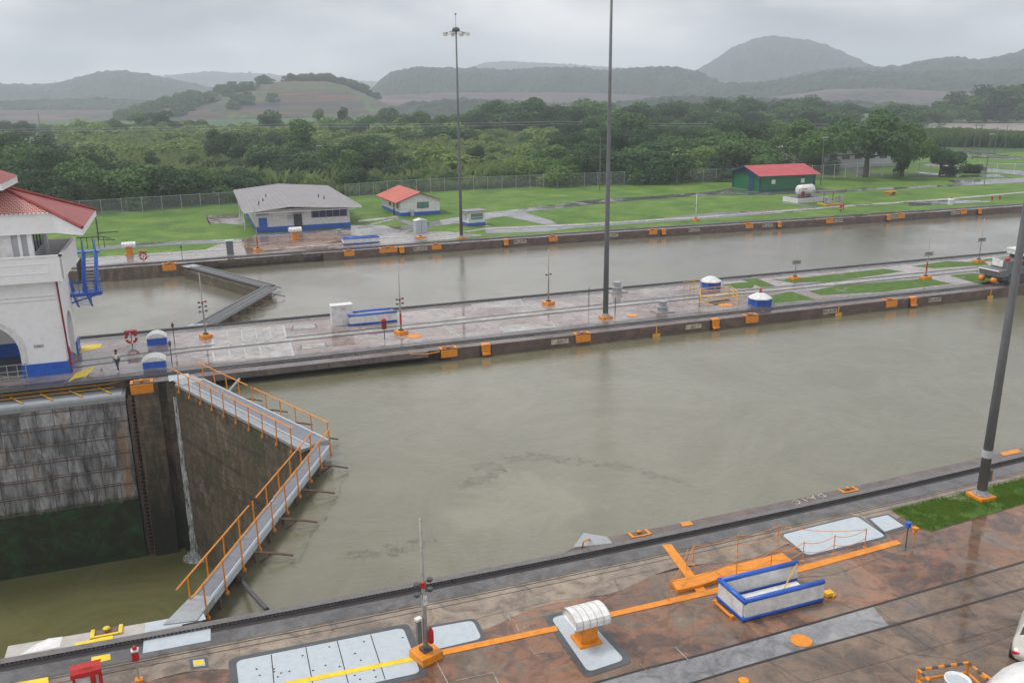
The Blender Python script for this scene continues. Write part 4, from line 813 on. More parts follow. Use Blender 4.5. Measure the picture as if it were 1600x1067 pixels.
# ------------------------------------------------------------------ centre wall furniture
t=thing('cabinet','tall plain white cabinet on the centre wall left of the blue and white guard','cabinet',(12.35,46.15,0))
MB().box((0,0,.95),(2.0,1.0,1.9)).build('body',M['white'],t,bevel=.02); MB().box((0,-.03,1.93),(2.08,1.1,.07)).build('lid',M['white'],t); MB().box((.1,-.515,1.6),(.42,.02,.2)).build('plate',M['greywall'],t); MB().box((0,-.505,.85),(.02,.01,1.6)).build('door_gap',M['greywall'],t)
def kiosk(loc,label,dome,light,used=None,W=1.9):
    t=thing('valve_housing',label,'machinery housing',loc,0,'small blue housings with white roofs on the centre wall')
    MB().box((0,0,.35),(W,1.5,.7)).build('blue_base',M['blue'],t,bevel=.02)
    b=MB()
    if dome:
        n=9; vs=[]
        for i in range(n):
            f_=-1+2*i/(n-1); z=.72+.5*math.cos(f_*math.pi/2)**.8 if False else .72+.5*(1-f_*f_)
            vs+=[(f_*W*.52,-.8,z),(f_*W*.52,.8,z)]
        b.add(vs,[(2*i,2*i+2,2*i+3,2*i+1) for i in range(n-1)]+[tuple(2*i for i in range(n))[::-1],tuple(2*i+1 for i in range(n)),(0,1,2*n-1,2*n-2)])
    else: b.lathe([(1.22,.7),(1.2,.78),(.9,.95),(.5,1.18),(.2,1.26),(.02,1.28)],(0,0,0),8)
    o=b.build('roof',M['white'],t); 
    if light: MB().lathe([(.16,1.26),(.16,1.42),(.09,1.5),(.12,1.62),(.05,1.72)],(0,0,0),10).build('beacon',M['red'],t)
    return t
kiosk(G(246,536),'blue housing with round white roof near the life ring',True,False).scale=(.85,.9,.85)
k2=kiosk(G(242,571),'blue housing with flat white top near the walking man',True,False); k2.scale=(.9,1.,.75)
kiosk(G(1110,449),'blue housing with white domed roof behind the yellow railings',False,False,W=1.7)
kiosk(G(1187,476),'blue housing with white domed roof and red beacon beside the grass',False,True,W=1.8)
def vent(px,py,label,s=1.):
    t=thing('ventilator',label,'ventilator',G(px,py),0,'round grey ventilators'); t.scale=(s,s,s)
    MB().box((0,0,.05),(1.9,1.5,.1)).build('pad',M['kerb'],t); MB().lathe([(.52,.1),(.52,.42),(.62,.46),(.62,.56),(.42,.6),(.42,1.0),(.46,1.02),(.46,1.1),(.3,1.14)],(0,0,0),18).build('hood',M['metal'],t,False); return t
vent(964,456,'grey ventilator right of the tall centre lamp post at the far side'); vent(1035,487,'grey ventilator on the near side of the centre wall')
vent(417,0,'x') if False else None
vent(530,367,'small white ventilator in front of the grey roofed building',.8)
def railbox(P,h,label,cat='railing',name='railing',mat='yellow',rails=(1.,.5)):
    t=thing(name,label,cat,(0,0,0)); g=[G(*p) for p in P]
    for i in range(len(g)):
        MB().tube([g[i],g[i]+Vector((0,0,h))],.035,5).build('post',M[mat],t)
    for i in range(len(g)-1):
        if (g[i+1]-g[i]).length>2.2:
            n=int((g[i+1]-g[i]).length/1.6)
            for k in range(1,n): q=g[i].lerp(g[i+1],k/n); MB().tube([q,q+Vector((0,0,h))],.03,5).build('post',M[mat],t)
        for r_ in rails: MB().tube([g[i]+Vector((0,0,h*r_)),g[i+1]+Vector((0,0,h*r_))],.035,5).build('rail',M[mat],t)
    return t
railbox([(1092,478),(1107,482),(1154,475),(1139,463),(1094,468),(1092,478)],1.15,'yellow pipe railing round the open pit on the centre wall',rails=(1.,.7,.38))
struct(pxflat([(1104,472),(1136,467),(1145,470),(1118,477)],.012).build('pit',M['black']))
railbox([(1068,459),(1078,458),(1084,457),(1095,455)],1.3,'small yellow railing left of the blue housing',rails=(1.,.6,.3))
def post(px,py,h,label,head=True,mat='darkmetal'):
    t=thing('call_post',label,'post',G(px,py),0,'thin dark posts on the lock walls'); MB().tube([(0,0,0),(0,0,h)],.04,6).build('post',M[mat],t)
    if head: MB().box((0,0,h+.12),(.22,.18,.28)).build('box',M['darkmetal'],t,bevel=.02); MB().lathe([(.05,h+.26),(.06,h+.34),(.03,h+.38)],(0,0,0),8).build('knob',M['darkred'],t)
    return t
post(273,538,1.6,'thin post with little box right of the round roofed blue housing'); post(269,569,1.6,'thin post with little box right of the flat topped blue housing')
post(920,478,1.9,'thin bare post left of the tall centre lamp post',False); post(961,492,1.7,'thin bare post right of the tall centre lamp post',False)
post(285,405,1.5,'thin post on the far wall above the mitre gates'); 
t=thing('call_box','red call box on a thin post in front of the blue and white guard','call box',G(601,530)); MB().tube([(0,0,0),(0,0,1.0)],.04,6).build('post',M['darkmetal'],t); MB().box((0,0,1.35),(.42,.3,.8)).build('box',M['darkred'],t,bevel=.04); MB().lathe([(.22,1.7),(.2,1.85),(.05,1.92)],(0,0,0),10).build('hood',M['red'],t)
def lifering(px,py,label,h=1.3):
    t=thing('life_ring_stand',label,'life ring',G(px,py),0,'red life ring stands'); MB().tube([(0,0,0),(0,0,h*1.3)],.04,6).build('post',M['darkmetal'],t)
    b=MB(); pts=[(.42*math.cos(2*math.pi*k/20),-.12,h*.75+.42*math.sin(2*math.pi*k/20)) for k in range(21)]
    for k in range(20):
        b.k=1 if k%5==0 else 0; b.tube([pts[k],pts[k+1]],.12,8,False)
    b.build('ring',[M['red'],M['white2']],t); MB().box((0,-.05,h*1.3),(1.05,.5,.16)).build('roof',M['red'],t); return t
lifering(207,541,'red and white life ring on a stand left of the blue housing',1.05)
lifering(225,410,'red life ring on a post on the far lock wall',1.1)
lifering(1314,332,'red life ring on a post beside the far lawn at right',1.0)
# pale slabs and hatches set in the centre wall deck
for i,px in enumerate([[(334,545),(332,521),(442,509),(447,531)],[(336,564),(333,550),(452,536),(458,556)],[(456,516),(458,509),(492,506),(495,512)],[(470,546),(470,539),(508,536),(512,542)],[(666,484),(690,482),(704,495),(680,498)],[(737,476),(812,468),(818,479),(745,481)],[(692,510),(700,508),(718,524),(710,526)],[(782,510),(860,502),(868,512),(790,519)],[(1002,452),(1026,450),(1032,455),(1008,457)]]):
    P=wpoly(px); t=thing('cover_slab',['row of five pale cover slabs at the far side near the blue housings','row of five pale cover slabs at the near side before the gate','small outlined hatch behind the row of slabs','small outlined hatch before the row of slabs','slanting pale slab right of the red footed mast','long pale slab left of the pale mast','narrow slanting slab on the near side','long outlined slab before the pale mast','pale square slab left of the yellow railing'][i],'cover slab',(0,0,0),0,'pale slabs let into the centre wall')
    c_=sum((Vector(p) for p in P),Vector((0,0)))/4; MB().prism([c_+(Vector(p)-c_)*1.04 for p in P],.004,.012).build('rim',M['hatchrim' if i in(2,3) else 'greywall'],t)
    m_=5 if i<2 else (3 if i in(5,7) else 1)
    for k in range(m_):
        a0,a1=Vector(P[0]).lerp(Vector(P[3]),(k+.04)/m_),Vector(P[0]).lerp(Vector(P[3]),(k+.96)/m_); b0,b1=Vector(P[1]).lerp(Vector(P[2]),(k+.04)/m_),Vector(P[1]).lerp(Vector(P[2]),(k+.96)/m_)
        MB().prism([a0,a1,b1,b0],.013,.022).build('slab',M['slabc'] if 'slabc' in M else M['kerb'],t)
# grass beds of the centre wall
for i,px in enumerate([[(1207,437),(1262,433),(1380,420),(1412,424),(1300,440),(1238,442)],[(1264,455),(1310,446),(1448,435),(1488,443),(1380,456),(1282,461)],[(1424,416),(1480,408),(1540,410),(1545,414),(1460,419)],[(1482,430),(1520,427),(1590,434),(1540,445),(1520,441)],[(1127,445),(1150,442),(1184,440),(1175,450),(1150,451)],[(1160,437),(1184,435),(1212,447),(1190,449)],[(1200,463),(1236,455),(1275,468),(1205,474)],[(1514,408),(1600,397),(1640,399),(1560,408)]]):
    struct(pxflat(px,.010+.002*(i%3)).build('grass_patch',M['patch']))
# man walking
def person(loc,label,rz,shirt,trs,h=1.7,walk=True):
    t=thing('person',label,'person',loc,rz)
    k=h/1.75; d=.22 if walk else .06
    J={'pel':(0,0,.92),'sp':(0,.0,1.15),'ch':(0,.01,1.38),'ne':(0,.02,1.5),'he':(0,.04,1.62),'ht':(0,.03,1.74),
       'hl':(-.09,0,.88),'kl':(-.1,d+.03,.5),'al':(-.1,d-.02,.08),'tl':(-.1,d+.14,.03),'hr':(.09,0,.88),'kr':(.1,-d*.5+.03,.49),'ar':(.1,-d-.05,.1),'tr':(.1,-d+.1,.03),
       'sl':(-.18,0,1.42),'el':(-.24,-.08,1.14),'wl':(-.25,.03,.9),'sr':(.18,0,1.42),'er':(.24,.02,1.14),'wr':(.24,.16,.93)}
    Ed=[('pel','sp'),('sp','ch'),('ch','ne'),('ne','he'),('he','ht'),('pel','hl'),('hl','kl'),('kl','al'),('al','tl'),('pel','hr'),('hr','kr'),('kr','ar'),('ar','tr'),('ch','sl'),('sl','el'),('el','wl'),('ch','sr'),('sr','er'),('er','wr')]
    Rd={'pel':.14,'sp':.13,'ch':.15,'ne':.06,'he':.1,'ht':.075,'hl':.09,'kl':.06,'al':.042,'tl':.04,'hr':.09,'kr':.06,'ar':.042,'tr':.04,'sl':.065,'el':.045,'wl':.032,'sr':.065,'er':.045,'wr':.032}
    for sd,w_ in (('l','wl'),('r','wr')):
        W=Vector(J[w_]); sx=-1 if sd=='l' else 1; J['p'+sd]=tuple(W+Vector((0,.02,-.07))); Rd['p'+sd]=.032; Ed.append((w_,'p'+sd))
        for f_,(dy,ln) in enumerate(((.03,.075),(.012,.085),(-.006,.08),(-.024,.065))):
            a_='f%s%d'%(sd,f_); J[a_]=tuple(W+Vector((0,.02+dy,-.07-ln*.6))); J[a_+'t']=tuple(W+Vector((-sx*.015,.03+dy,-.07-ln))); Rd[a_]=.009; Rd[a_+'t']=.008; Ed+=[('p'+sd,a_),(a_,a_+'t')]
        J['t'+sd+'h']=tuple(W+Vector((-sx*.01,.07,-.09))); Rd['t'+sd+'h']=.01; Ed.append(('p'+sd,'t'+sd+'h'))
    def skin(keys,edges,grow,mat,name,par):
        ks=list(keys); idx={a:i for i,a in enumerate(ks)}; me=bpy.data.meshes.new(name); me.from_pydata([tuple(c*k for c in J[a]) for a in ks],[(idx[a],idx[e]) for a,e in edges],[]); me.materials.append(mat)
        o=bpy.data.objects.new(name,me); C.objects.link(o); o.parent=par; sk=o.modifiers.new('skin','SKIN'); sk.use_smooth_shade=True
        for i,a in enumerate(ks): me.skin_vertices[0].data[i].radius=((Rd[a]+grow)*k,)*2
        me.skin_vertices[0].data[0].use_root=True; ss=o.modifiers.new('sub','SUBSURF'); ss.levels=1; ss.render_levels=1; return o
    body=skin(J.keys(),Ed,0,M['skin'],'body',t)
    skin(['pel','sp','ch','sl','el','sr','er'],[('pel','sp'),('sp','ch'),('ch','sl'),('sl','el'),('ch','sr'),('sr','er')],.018,shirt,'shirt',t)
    skin(['pel','hl','kl','al','hr','kr','ar'],[('pel','hl'),('hl','kl'),('kl','al'),('pel','hr'),('hr','kr'),('kr','ar')],.018,trs,'trousers',t)
    b=MB(); b.lathe([(.11,.0),(.115,.06),(.08,.11),(.02,.13)],(0,.02*k,1.66*k),12); b.build('hair',M['hair'],t,True)
    b=MB()
    for sx in (-.035,.035): b.box((sx,.135*k,1.65*k),(.02,.01,.012))
    b.box((0,.145*k,1.62*k),(.02,.02,.03)); b.box((0,.135*k,1.585*k),(.045,.01,.01)); b.build('face',M['hair'],t)
    b=MB(); b.box((-.1,(d+.05)*k,.04),(.1,.27,.08)); b.build('shoe',M['white2'],t); b=MB(); b.box((.1,(-d+.0)*k,.04),(.1,.27,.08)); b.build('shoe',M['white2'],t)
    return t
person(G(185,579),'man in white shirt and dark trousers walking past the control house',R(160),M['shirt'],M['trousers'])
person(G(616,338),'person in dark blue clothes standing at the side of the red roofed house',R(90),M['navy'],M['navy'],1.75,False)
# ------------------------------------------------------------------ mooring bitts and hooks on the walls
def bitt(loc,rz,label,group,kind='A',sc=1.,mat='orange'):
    t=thing('mooring_bitt' if kind=='A' else 'fender_hook',label,'mooring bitt' if kind=='A' else 'fender',loc,rz,group); t.scale=(sc,sc,sc)
    # local frame: -y = water side
    if kind=='A':
        b=MB(); b.box((0,-.06,-.45),(1.7,.12,.75)); b.box((-.75,.4,.04),(.22,.9,.1)); b.box((.75,.4,.04),(.22,.9,.1)); b.box((0,.78,.04),(1.28,.16,.1)); b.build('casting',M[mat],t,bevel=.015)
        MB().flat([(-.64,-.0,.012),(.64,0,.012),(.64,.7,.012),(-.64,.7,.012)]).build('recess',M['rust'],t)
        MB().lathe([(.12,.012),(.12,.14),(.2,.17),(.2,.24),(.08,.27)],(0,.3,0),14).build('bollard_head',M[mat],t,True)
    else:
        MB().box((0,.1,.03),(.8,.6,.12)).build('top_plate',M[mat],t,bevel=.015)
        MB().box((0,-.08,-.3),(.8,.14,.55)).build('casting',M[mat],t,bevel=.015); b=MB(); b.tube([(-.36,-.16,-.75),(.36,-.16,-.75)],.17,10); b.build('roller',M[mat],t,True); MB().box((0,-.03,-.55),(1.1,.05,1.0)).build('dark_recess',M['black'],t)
    return t
cA=[701,912,1174,1392]; cB=[760,1119,1425]
for i,x in enumerate(cA):
    q=G(x,{701:545,912:523,1174:493,1392:469}[x]); bitt((q.x,34.17,0),0,'orange mooring bitt on the centre wall face, %s from the left'%ORD[i],'orange bitts along the centre wall','A',.85)
for i,x in enumerate(cB):
    q=G(x,{760:540,1119:500,1425:465}[x]); bitt((q.x,34.17,0),0,'orange fender hook on the centre wall face, %s from the left'%ORD[i],'orange fender hooks along the centre wall','B')
fA=[(264,415),(545,392),(683,383),(865,370),(1026,361),(1175,351),(1300,343),(1415,336),(1517,330)]
for i,(x,y) in enumerate(fA):
    q=G(x,y); bitt((q.x,YF(q.x)-.03,0),0,'orange mooring bitt on the far wall face, %s from the left'%ORD[i],'orange bitts along the far wall','A',.85 if i else 1.)
for i,(x,y) in enumerate([(627,386),(793,376),(1043,360),(1222,348),(1392,337),(1540,328)]):
    q=G(x,y); bitt((q.x,YF(q.x)-.03,0),0,'orange fender hook on the far wall face, %s from the left'%ORD[i],'orange fender hooks along the far wall','B',.95)
q=G(608,389); bitt((q.x,YF(q.x)-.03,0),0,'wide orange casting beside the first fender hook of the far wall','orange bitts along the far wall','A').scale=(1.5,.8,.75)
q=G(998,833); bitt((q.x,YN(q.x),0),math.pi,'orange mooring bitt on the near wall by the end of the toothed rack','orange bitts on the near wall','A',.62)
q=G(1323,764); bitt((q.x,YN(q.x),0),math.pi,'orange mooring bitt on the near wall behind the pale hatch','orange bitts on the near wall','A',.6)
q=G(166,994); bitt((q.x,YN(q.x)+.02,.02),math.pi,'bright yellow mooring bitt at the bottom left beside the white nosing','orange bitts on the near wall','A',.7,'lemon')
bitt((-4.9,34.03,0),0,'orange mooring bitt on the pier top beside the closed gate hinge','orange bitts along the centre wall','A',.95)
# painted wall lettering
def platetext(x,y,wall,s,i,size=.46):
    q=G(x,y); yy=(34.14 if wall=='c' else YF(q.x)-.06); t=thing('wall_sign','painted lettering plate on the %s wall face, %s from the left'%('centre' if wall=='c' else 'far',ORD[i]),'wall sign',(q.x,yy,-.42),0,'lettering plates on the lock walls')
    MB().box((0,.0,0),(size*3.7,.02,size*.95)).build('plate',M['signwhite'],t); text(s,t,(0,-.02,0),size*.82,M['black'],R(90),0)
M['signwhite']=simple('signwhite',(.5,.45,.36),.6,.6,3,0,0,(.12,.09,.07))
for i,(x,y,s_) in enumerate([(877,528,'820'),(1085,504,'821'),(1295,479,'885 BOW'),(1458,461,'885 BOW')]): platetext(x,y,'c',s_,i)
for i,(x,y) in enumerate([(658,385),(812,373),(955,363),(1083,355),(1203,349),(1312,342),(1403,337),(1505,331)]): platetext(x,y,'f','885 BOW',i,.55)
t=thing('painted_number','faded white lettering painted on the near wall coping','lettering',G(1263,778,.012),math.atan2(G(1290,771).y-G(1240,784).y,G(1290,771).x-G(1240,784).x)); text('D A-1 C',t,(0,-.05,0),.62,M['signwhite'],0,R(180),'lettering')
for i,(x,y) in enumerate([(1022,508),(1306,477),(1543,451)]):
    q=G(x,y); t=thing('yellow_marker','yellow draught marker painted on the centre wall face, %s from the left'%ORD[i],'marker',(q.x,34.13,0),0,'yellow markers on the centre wall'); MB().box((0,0,-.4),(.12,.03,.75)).build('stem',M['yellow'],t); MB().box((0,-.01,-.85),(.8,.05,.3)).build('foot',M['yellow'],t)
tag(MB().tube([(18.6,34.15,-.12),(17.4,34.05,-.2),(16,34.1,-.05)],.05,6).build('handrail',M['orange']),'thin orange rail running left from the first centre wall bitt','handrail')
tag(MB().tube([G(910,853,0),G(912,846,.6),G(920,842,.62),G(921,842,0)],.04,6).build('grab_rail',M['orange']),'small bent orange rail at the steel nosing of the near wall','grab rail')
# ------------------------------------------------------------------ locomotive at right
M['locogrey']=simple('loco_grey',(.17,.175,.18),.4,.4,3,.2)
t=thing('towing_locomotive','silver and grey towing locomotive with orange rollers on the centre wall','locomotive',(82.6,36.6,0))
b=MB(); b.box((5.2,0,.75),(9.4,2.3,.7)); b.build('chassis',M['darkmetal'],t,bevel=.05)
for x in (1.8,3.3,6.8,8.3):
    for sy in (-1,1): wh=MB().lathe([(.42,-.1),(.46,-.1),(.46,.1),(.42,.1)],(0,0,0),18).build('wheel',M['darkmetal'],t); wh.location=(x,sy*1.1,.5); wh.rotation_euler=(R(90),0,0)
b=MB(); b.add([(-.1,-1.3,.9),(-.1,1.3,.9),(-.25,1.3,1.55),(-.25,-1.3,1.55),(1.3,-1.3,.9),(1.3,1.3,.9),(1.3,1.3,1.7),(1.3,-1.3,1.7)],[(0,3,2,1),(3,7,6,2),(0,4,7,3),(1,2,6,5)]); b.build('front_plate',M['locogrey'],t)
b=MB(); b.tube([(-.28,-1.32,1.58),(-.28,1.32,1.58)],.07,6); b.build('front_bar',M['white2'],t)
b=MB(); b.box((2.6,0,1.8),(2.8,2.2,1.5)); b.build('engine_hood',M['locogrey'],t,bevel=.06)
b=MB()
for k in range(7): b.box((2.0+.3*k,-1.115,2.15),(.14,.03,.45))
b.build('grille',M['black'],t)
b=MB(); b.box((1.1,-.3,2.2),(.1,.5,.7)); b.box((1.18,.5,2.25),(.1,.9,.8)); b.build('white_panel',M['white2'],t)
for y in (-.95,.6): MB().tube([(-.45,y-.22,.55),(-.45,y+.22,.55)],.3,12).build('roller',M['orange'],t,True)
MB().lathe([(.15,2.5),(.28,2.6),(.28,2.85),(.1,2.95)],(1.4,-.8,0),12).build('winch_head',M['red'],t,True)
b=MB(); b.box((5.8,0,2.1),(3.8,2.4,2.6)); b.build('cab_body',M['locogrey'],t,bevel=.05)
b=MB(); b.box((5.8,-1.215,2.75),(3.4,.03,.8)); b.box((3.885,0,2.8),(.03,2.0,.8)); b.build('cab_window',M['glass'],t)
b=MB(); b.box((5.6,0,3.5),(4.3,2.6,.22)); b.box((3.6,0,3.2),(.2,2.5,.5)); b.build('cab_roof',M['white'],t,bevel=.04)
b=MB(); b.box((5.3,-.2,3.75),(2.4,1.3,.35)); b.build('roof_unit',M['white2'],t,bevel=.08); b=MB(); b.box((3.6,-.9,3.45),(.3,.5,.35)); b.box((6.6,-.9,3.78),(.3,.4,.3)); b.build('marker_light',M['red'],t)
b=MB(); b.box((8.6,0,1.7),(2.0,2.2,1.4)); b.build('engine_hood',M['locogrey'],t,bevel=.06)
# ------------------------------------------------------------------ far side: paths, deck
z=.006
struct(sheet(-60,31,lambda x:YF(x)+2.95,lambda x:YF(x)+10 if x<3 else (YF(x)+(14 if x<8 else 22)),.008,2).build('pavement',M['far_deck']))
struct(pxflat([(385,372),(520,362),(560,366),(600,376),(540,386),(400,398),(360,396)],.014).build('pavement',M['red_deck']))
struct(pxflat([(545,352),(600,352),(640,362),(700,362),(760,368),(690,375),(600,382),(560,372)],.018).build('pavement',M['far_deck']))
def path(a,c,m='asphalt',z=.02): struct(pxband(a,c,z).build('path',M[m]))
path([(150,385),(270,377),(380,373)],[(150,391),(270,383),(388,378)],'asphalt')
path([(560,362),(640,352),(700,342),(760,333),(830,324),(920,313),(1000,308),(1120,299),(1210,301)],[(570,371),(650,360),(705,350),(770,341),(832,330),(925,320),(1005,312),(1120,304),(1210,305)])
path([(770,334),(800,329),(832,323)],[(880,357),(862,345),(818,331)],'asphalt',.026)
path([(820,333),(850,345),(870,352)],[(850,331),(872,347),(905,352)],'asphalt',.03) if False else None
path([(1100,305),(1115,299),(1140,295),(1170,296)],[(1110,306),(1130,303),(1150,299),(1180,299)],'asphalt',.024)
path([(1170,301),(1300,297),(1370,294),(1480,289),(1560,283),(1640,279)],[(1170,305),(1300,302),(1370,297),(1480,292),(1560,287),(1640,284)],'asphalt',.028)
path([(1480,282),(1530,281),(1640,276)],[(1500,289),(1540,287),(1640,281)],'asphalt',.032)
path([(1440,258),(1500,265),(1560,270),(1640,280)],[(1455,256),(1520,261),(1580,266),(1640,271)],'asphalt',.034)
path([(1430,268),(1500,274),(1560,272)],[(1440,272),(1500,277),(1570,277)],'asphalt',.036)
path([(1290,256),(1310,262),(1345,275)],[(1310,254),(1340,262),(1375,273)],'asphalt',.038)
path([(1500,243),(1600,247)],[(1500,246),(1600,250)],'asphalt',.03); path([(1490,237),(1520,236)],[(1500,240),(1600,246)],'asphalt',.03)
path([(560,372),(700,365),(760,356),(900,350),(1100,338),(1320,321),(1480,310),(1640,296)],[(560,374),(700,367.5),(760,358.5),(900,352.5),(1100,340.5),(1320,323.5),(1480,312.3),(1640,298)],'kerb',.04)
path([(755,357),(880,352),(990,346),(1120,332),(1260,327)],[(760,365),(850,362),(900,356),(1120,341),(1260,330)],'asphalt',.012)
path([(1210,316),(1240,319),(1260,324)],[(1235,317),(1262,321),(1290,325)],'asphalt',.014)
path([(1420,316),(1480,312)],[(1420,322),(1560,315)],'asphalt',.014)
path([(322,342),(322,336),(380,335)],[(330,354),(325,348),(385,352)],'far_deck',.014)
path([(560,344),(622,338)],[(560,347),(622,341)],'kerb',.03); path([(560,355),(614,341)],[(560,357),(618,343)],'kerb',.03)
path([(614,342),(640,352)],[(626,341),(652,350)],'far_deck',.02)
path([(726,352),(700,345)],[(770,354),(722,345)],'far_deck',.015)
path([(200,400),(360,388)],[(200,402),(360,390)],'kerb',.03)
path([(400,391),(560,377)],[(400,393),(560,379)],'kerb',.045)
# ------------------------------------------------------------------ buildings on the lawn
def bframe(pa,pb): # local frame: origin at pa, x towards pb
    a=G(*pa); e=G(*pb); return a,math.atan2(e.y-a.y,e.x-a.x),(e-a).length
a,rz,L=Vector((9.5,110.3,0)),0.,15.; W=32.
t=thing('service_building','low white building with wide grey sheet roof and blue base on the far side','building',a,rz)
L=15.
MB().box((L/2,W/2,1.72),(L,W,3.44)).build('wall',M['white2'],t)
b=MB(); b.box((L/2,-.03,.35),(L+.12,.1,.7)); b.box((-.03,W/2,.35),(.1,W,.7)); b.build('blue_base',M['blue'],t)
MB().box((1.1,-.08,1.1),(1.3,.1,2.2)).build('door',M['blue'],t); MB().box((6.6,-.08,1.3),(1.3,.1,2.5)).build('door',M['darkgreen'] if 'darkgreen' in M else M['glass'],t)
w_=MB().box((11.7,-.06,2.45),(5.8,.06,1.3)).build('window',M['blueglass'],t); b=MB()
for k in range(6): b.box((8.9+k*1.12,-.1,2.45),(.06,.05,1.3))
b.build('mullion',M['greywall'],w_)
MB().box((5.4,-.3,2.1),(.8,.5,.5)).build('air_conditioner',M['greywall'],t)
for x in (1.1,6.6): MB().box((x,-.35,2.75),(1.9,.7,.08)).build('canopy',M['greywall'],t)
b=MB(); rh=4.35; e0=3.55
A=[(-1.9,-2.2,e0),(5.2,-2.2,rh),(16.7,-2.2,e0+.05)]; Bk=[(-1.4,W+2,e0),(7.2,W+2,rh),(16.7,W+2,e0+.05)]
b.add(A+Bk,[(0,1,4,3),(1,2,5,4)]); b.add([(x,y,z_-.28) for x,y,z_ in A+Bk],[(3,4,1,0),(4,5,2,1)]); b.build('roof',M['greyroof'],t)
b=MB(); b.add([(-1.9,-2.22,e0+.02),(5.2,-2.22,rh+.02),(16.7,-2.22,e0+.07),(16.7,-2.22,e0-.25),(5.2,-2.22,rh-.36),(-1.9,-2.22,e0-.28)],[(0,1,4,5),(1,2,3,4)]); b.add([(-1.92,-2.2,e0),(-1.42,W+2,e0),(-1.42,W+2,e0-.25),(-1.92,-2.2,e0-.25)],[(0,1,2,3)]); b.box((7.4,-1.9,3.2),(16.5,.3,.1)); b.build('fascia',M['white2'],t)
for p in ((2,8),(3,14),(12,7),(11.5,10),(1,4)): MB().lathe([(.1,0),(.1,.7)],(p[0],p[1],e0+.2),6).build('vent_pipe',M['darkmetal'],t)
for y in (3,9,15): MB().tube([(-1.6,y,0),(-1.6,y,e0-.25)],.1,6).build('post',M['white'],t)
# red roofed hut
a,rz,L=bframe((626,338),(689,334)); L=7.4; W=13
t=thing('small_house','small white house with orange red gabled roof and blue base on the lawn','house',a,rz)
b=MB(); b.box((L/2,W/2,1.35),(L,W,2.7)); b.add([(0,0,2.7),(L,0,2.7),(L/2,0,3.9),(0,W,2.7),(L,W,2.7),(L/2,W,3.9)],[(0,1,2),(4,3,5)]); b.build('wall',M['white2'],t)
b=MB(); b.box((L/2,-.03,.3),(L+.1,.08,.6)); b.box((-.03,W/2,.3),(.08,W,.6)); b.build('blue_base',M['blue'],t)
w_=MB().box((4.2,-.05,1.75),(2.2,.06,1.1)).build('window',M['tealglass'],t); MB().box((4.2,-.09,1.75),(.08,.04,1.1)).build('mullion',M['darkmetal'],w_)
for y in (1.8,4.2,7): MB().box((-.05,y,1.75),(.06,.9,1.1)).build('window',M['blueglass'],t)
b=MB(); b.add([(-1.0,-.7,2.45),(L/2,-.7,4.15),(L+1.0,-.7,2.45),(-1.0,W+.7,2.45),(L/2,W+.7,4.15),(L+1.0,W+.7,2.45)],[(0,1,4,3),(1,2,5,4)]); b.add([(-1.0,-.7,2.33),(L/2,-.7,4.0),(L+1.0,-.7,2.33),(-1.0,W+.7,2.33),(L/2,W+.7,4.0),(L+1.0,W+.7,2.33)],[(3,4,1,0),(4,5,2,1),(0,1,1,0)][:2]); b.build('roof',M['redroof'],t)
b=MB(); b.lathe([(.35,0),(.35,1.0),(.2,1.15)],(2.0,-.6,0),10); b.build('gas_tank',M['greywall'],t)
# booth
a=G(732,354); t=thing('booth','small white booth with flat roof, big window and blue base by the lamp post','booth',a,R(8))
MB().box((1.5,1.2,1.15),(3.0,2.4,2.3)).build('wall',M['white'],t); MB().box((1.5,1.2,2.42),(3.9,3.1,.12)).build('roof',M['greyroof'],t); b=MB(); b.box((1.5,-.03,.3),(3.04,.08,.45)); b.box((-.03,1.2,.3),(.08,2.44,.45)); b.build('blue_base',M['blue'],t); MB().box((1.5,1.2,.04),(3.3,2.7,.08)).build('plinth',M['darkred'],t)
w_=MB().box((1.55,-.05,1.55),(2.1,.06,.95)).build('window',M['tealglass'],t); MB().box((1.55,-.1,1.4),(1.9,.05,.06)).build('window_bar',M['white'],w_); MB().box((-.05,1.2,1.5),(.05,1.2,.9)).build('window',M['greywall'],t)
# grey cabinet pair
t=thing('transformer_cabinet','blue grey double door cabinet with pale gabled lid on the lawn edge','cabinet',G(657,363),R(5)); MB().box((0,0,.95),(1.9,1.2,1.9)).build('body',M['steelblue'] if 'steelblue' in M else M['hatch'],t); b=MB(); b.add([(-1.05,-.7,1.9),(1.05,-.7,1.9),(1.05,.7,1.9),(-1.05,.7,1.9),(0,-.7,2.2),(0,.7,2.2)],[(0,1,4),(2,3,5),(1,2,5,4),(3,0,4,5)]); b.build('lid',M['white'],t); MB().box((0,-.61,.95),(.04,.02,1.8)).build('door_gap',M['darkmetal'],t)
t=thing('transformer_cabinet','slim grey green cabinet on the far wall left of the red paving','cabinet',G(360,397),0); MB().box((0,0,.9),(.9,.7,1.8)).build('body',M['steelpole'],t,bevel=.03); MB().box((0,0,1.85),(1.1,.9,.12)).build('lid',M['hatch'],t)
t=thing('orange_pedestal','low orange foundation block beside the tall far lamp post','foundation block',G(657,372),0); MB().box((0,0,.12),(1.3,1.1,.24)).build('block',M['orange'],t,bevel=.03); MB().box((0,0,.3),(.4,.4,.16)).build('cap',M['rust'],t)
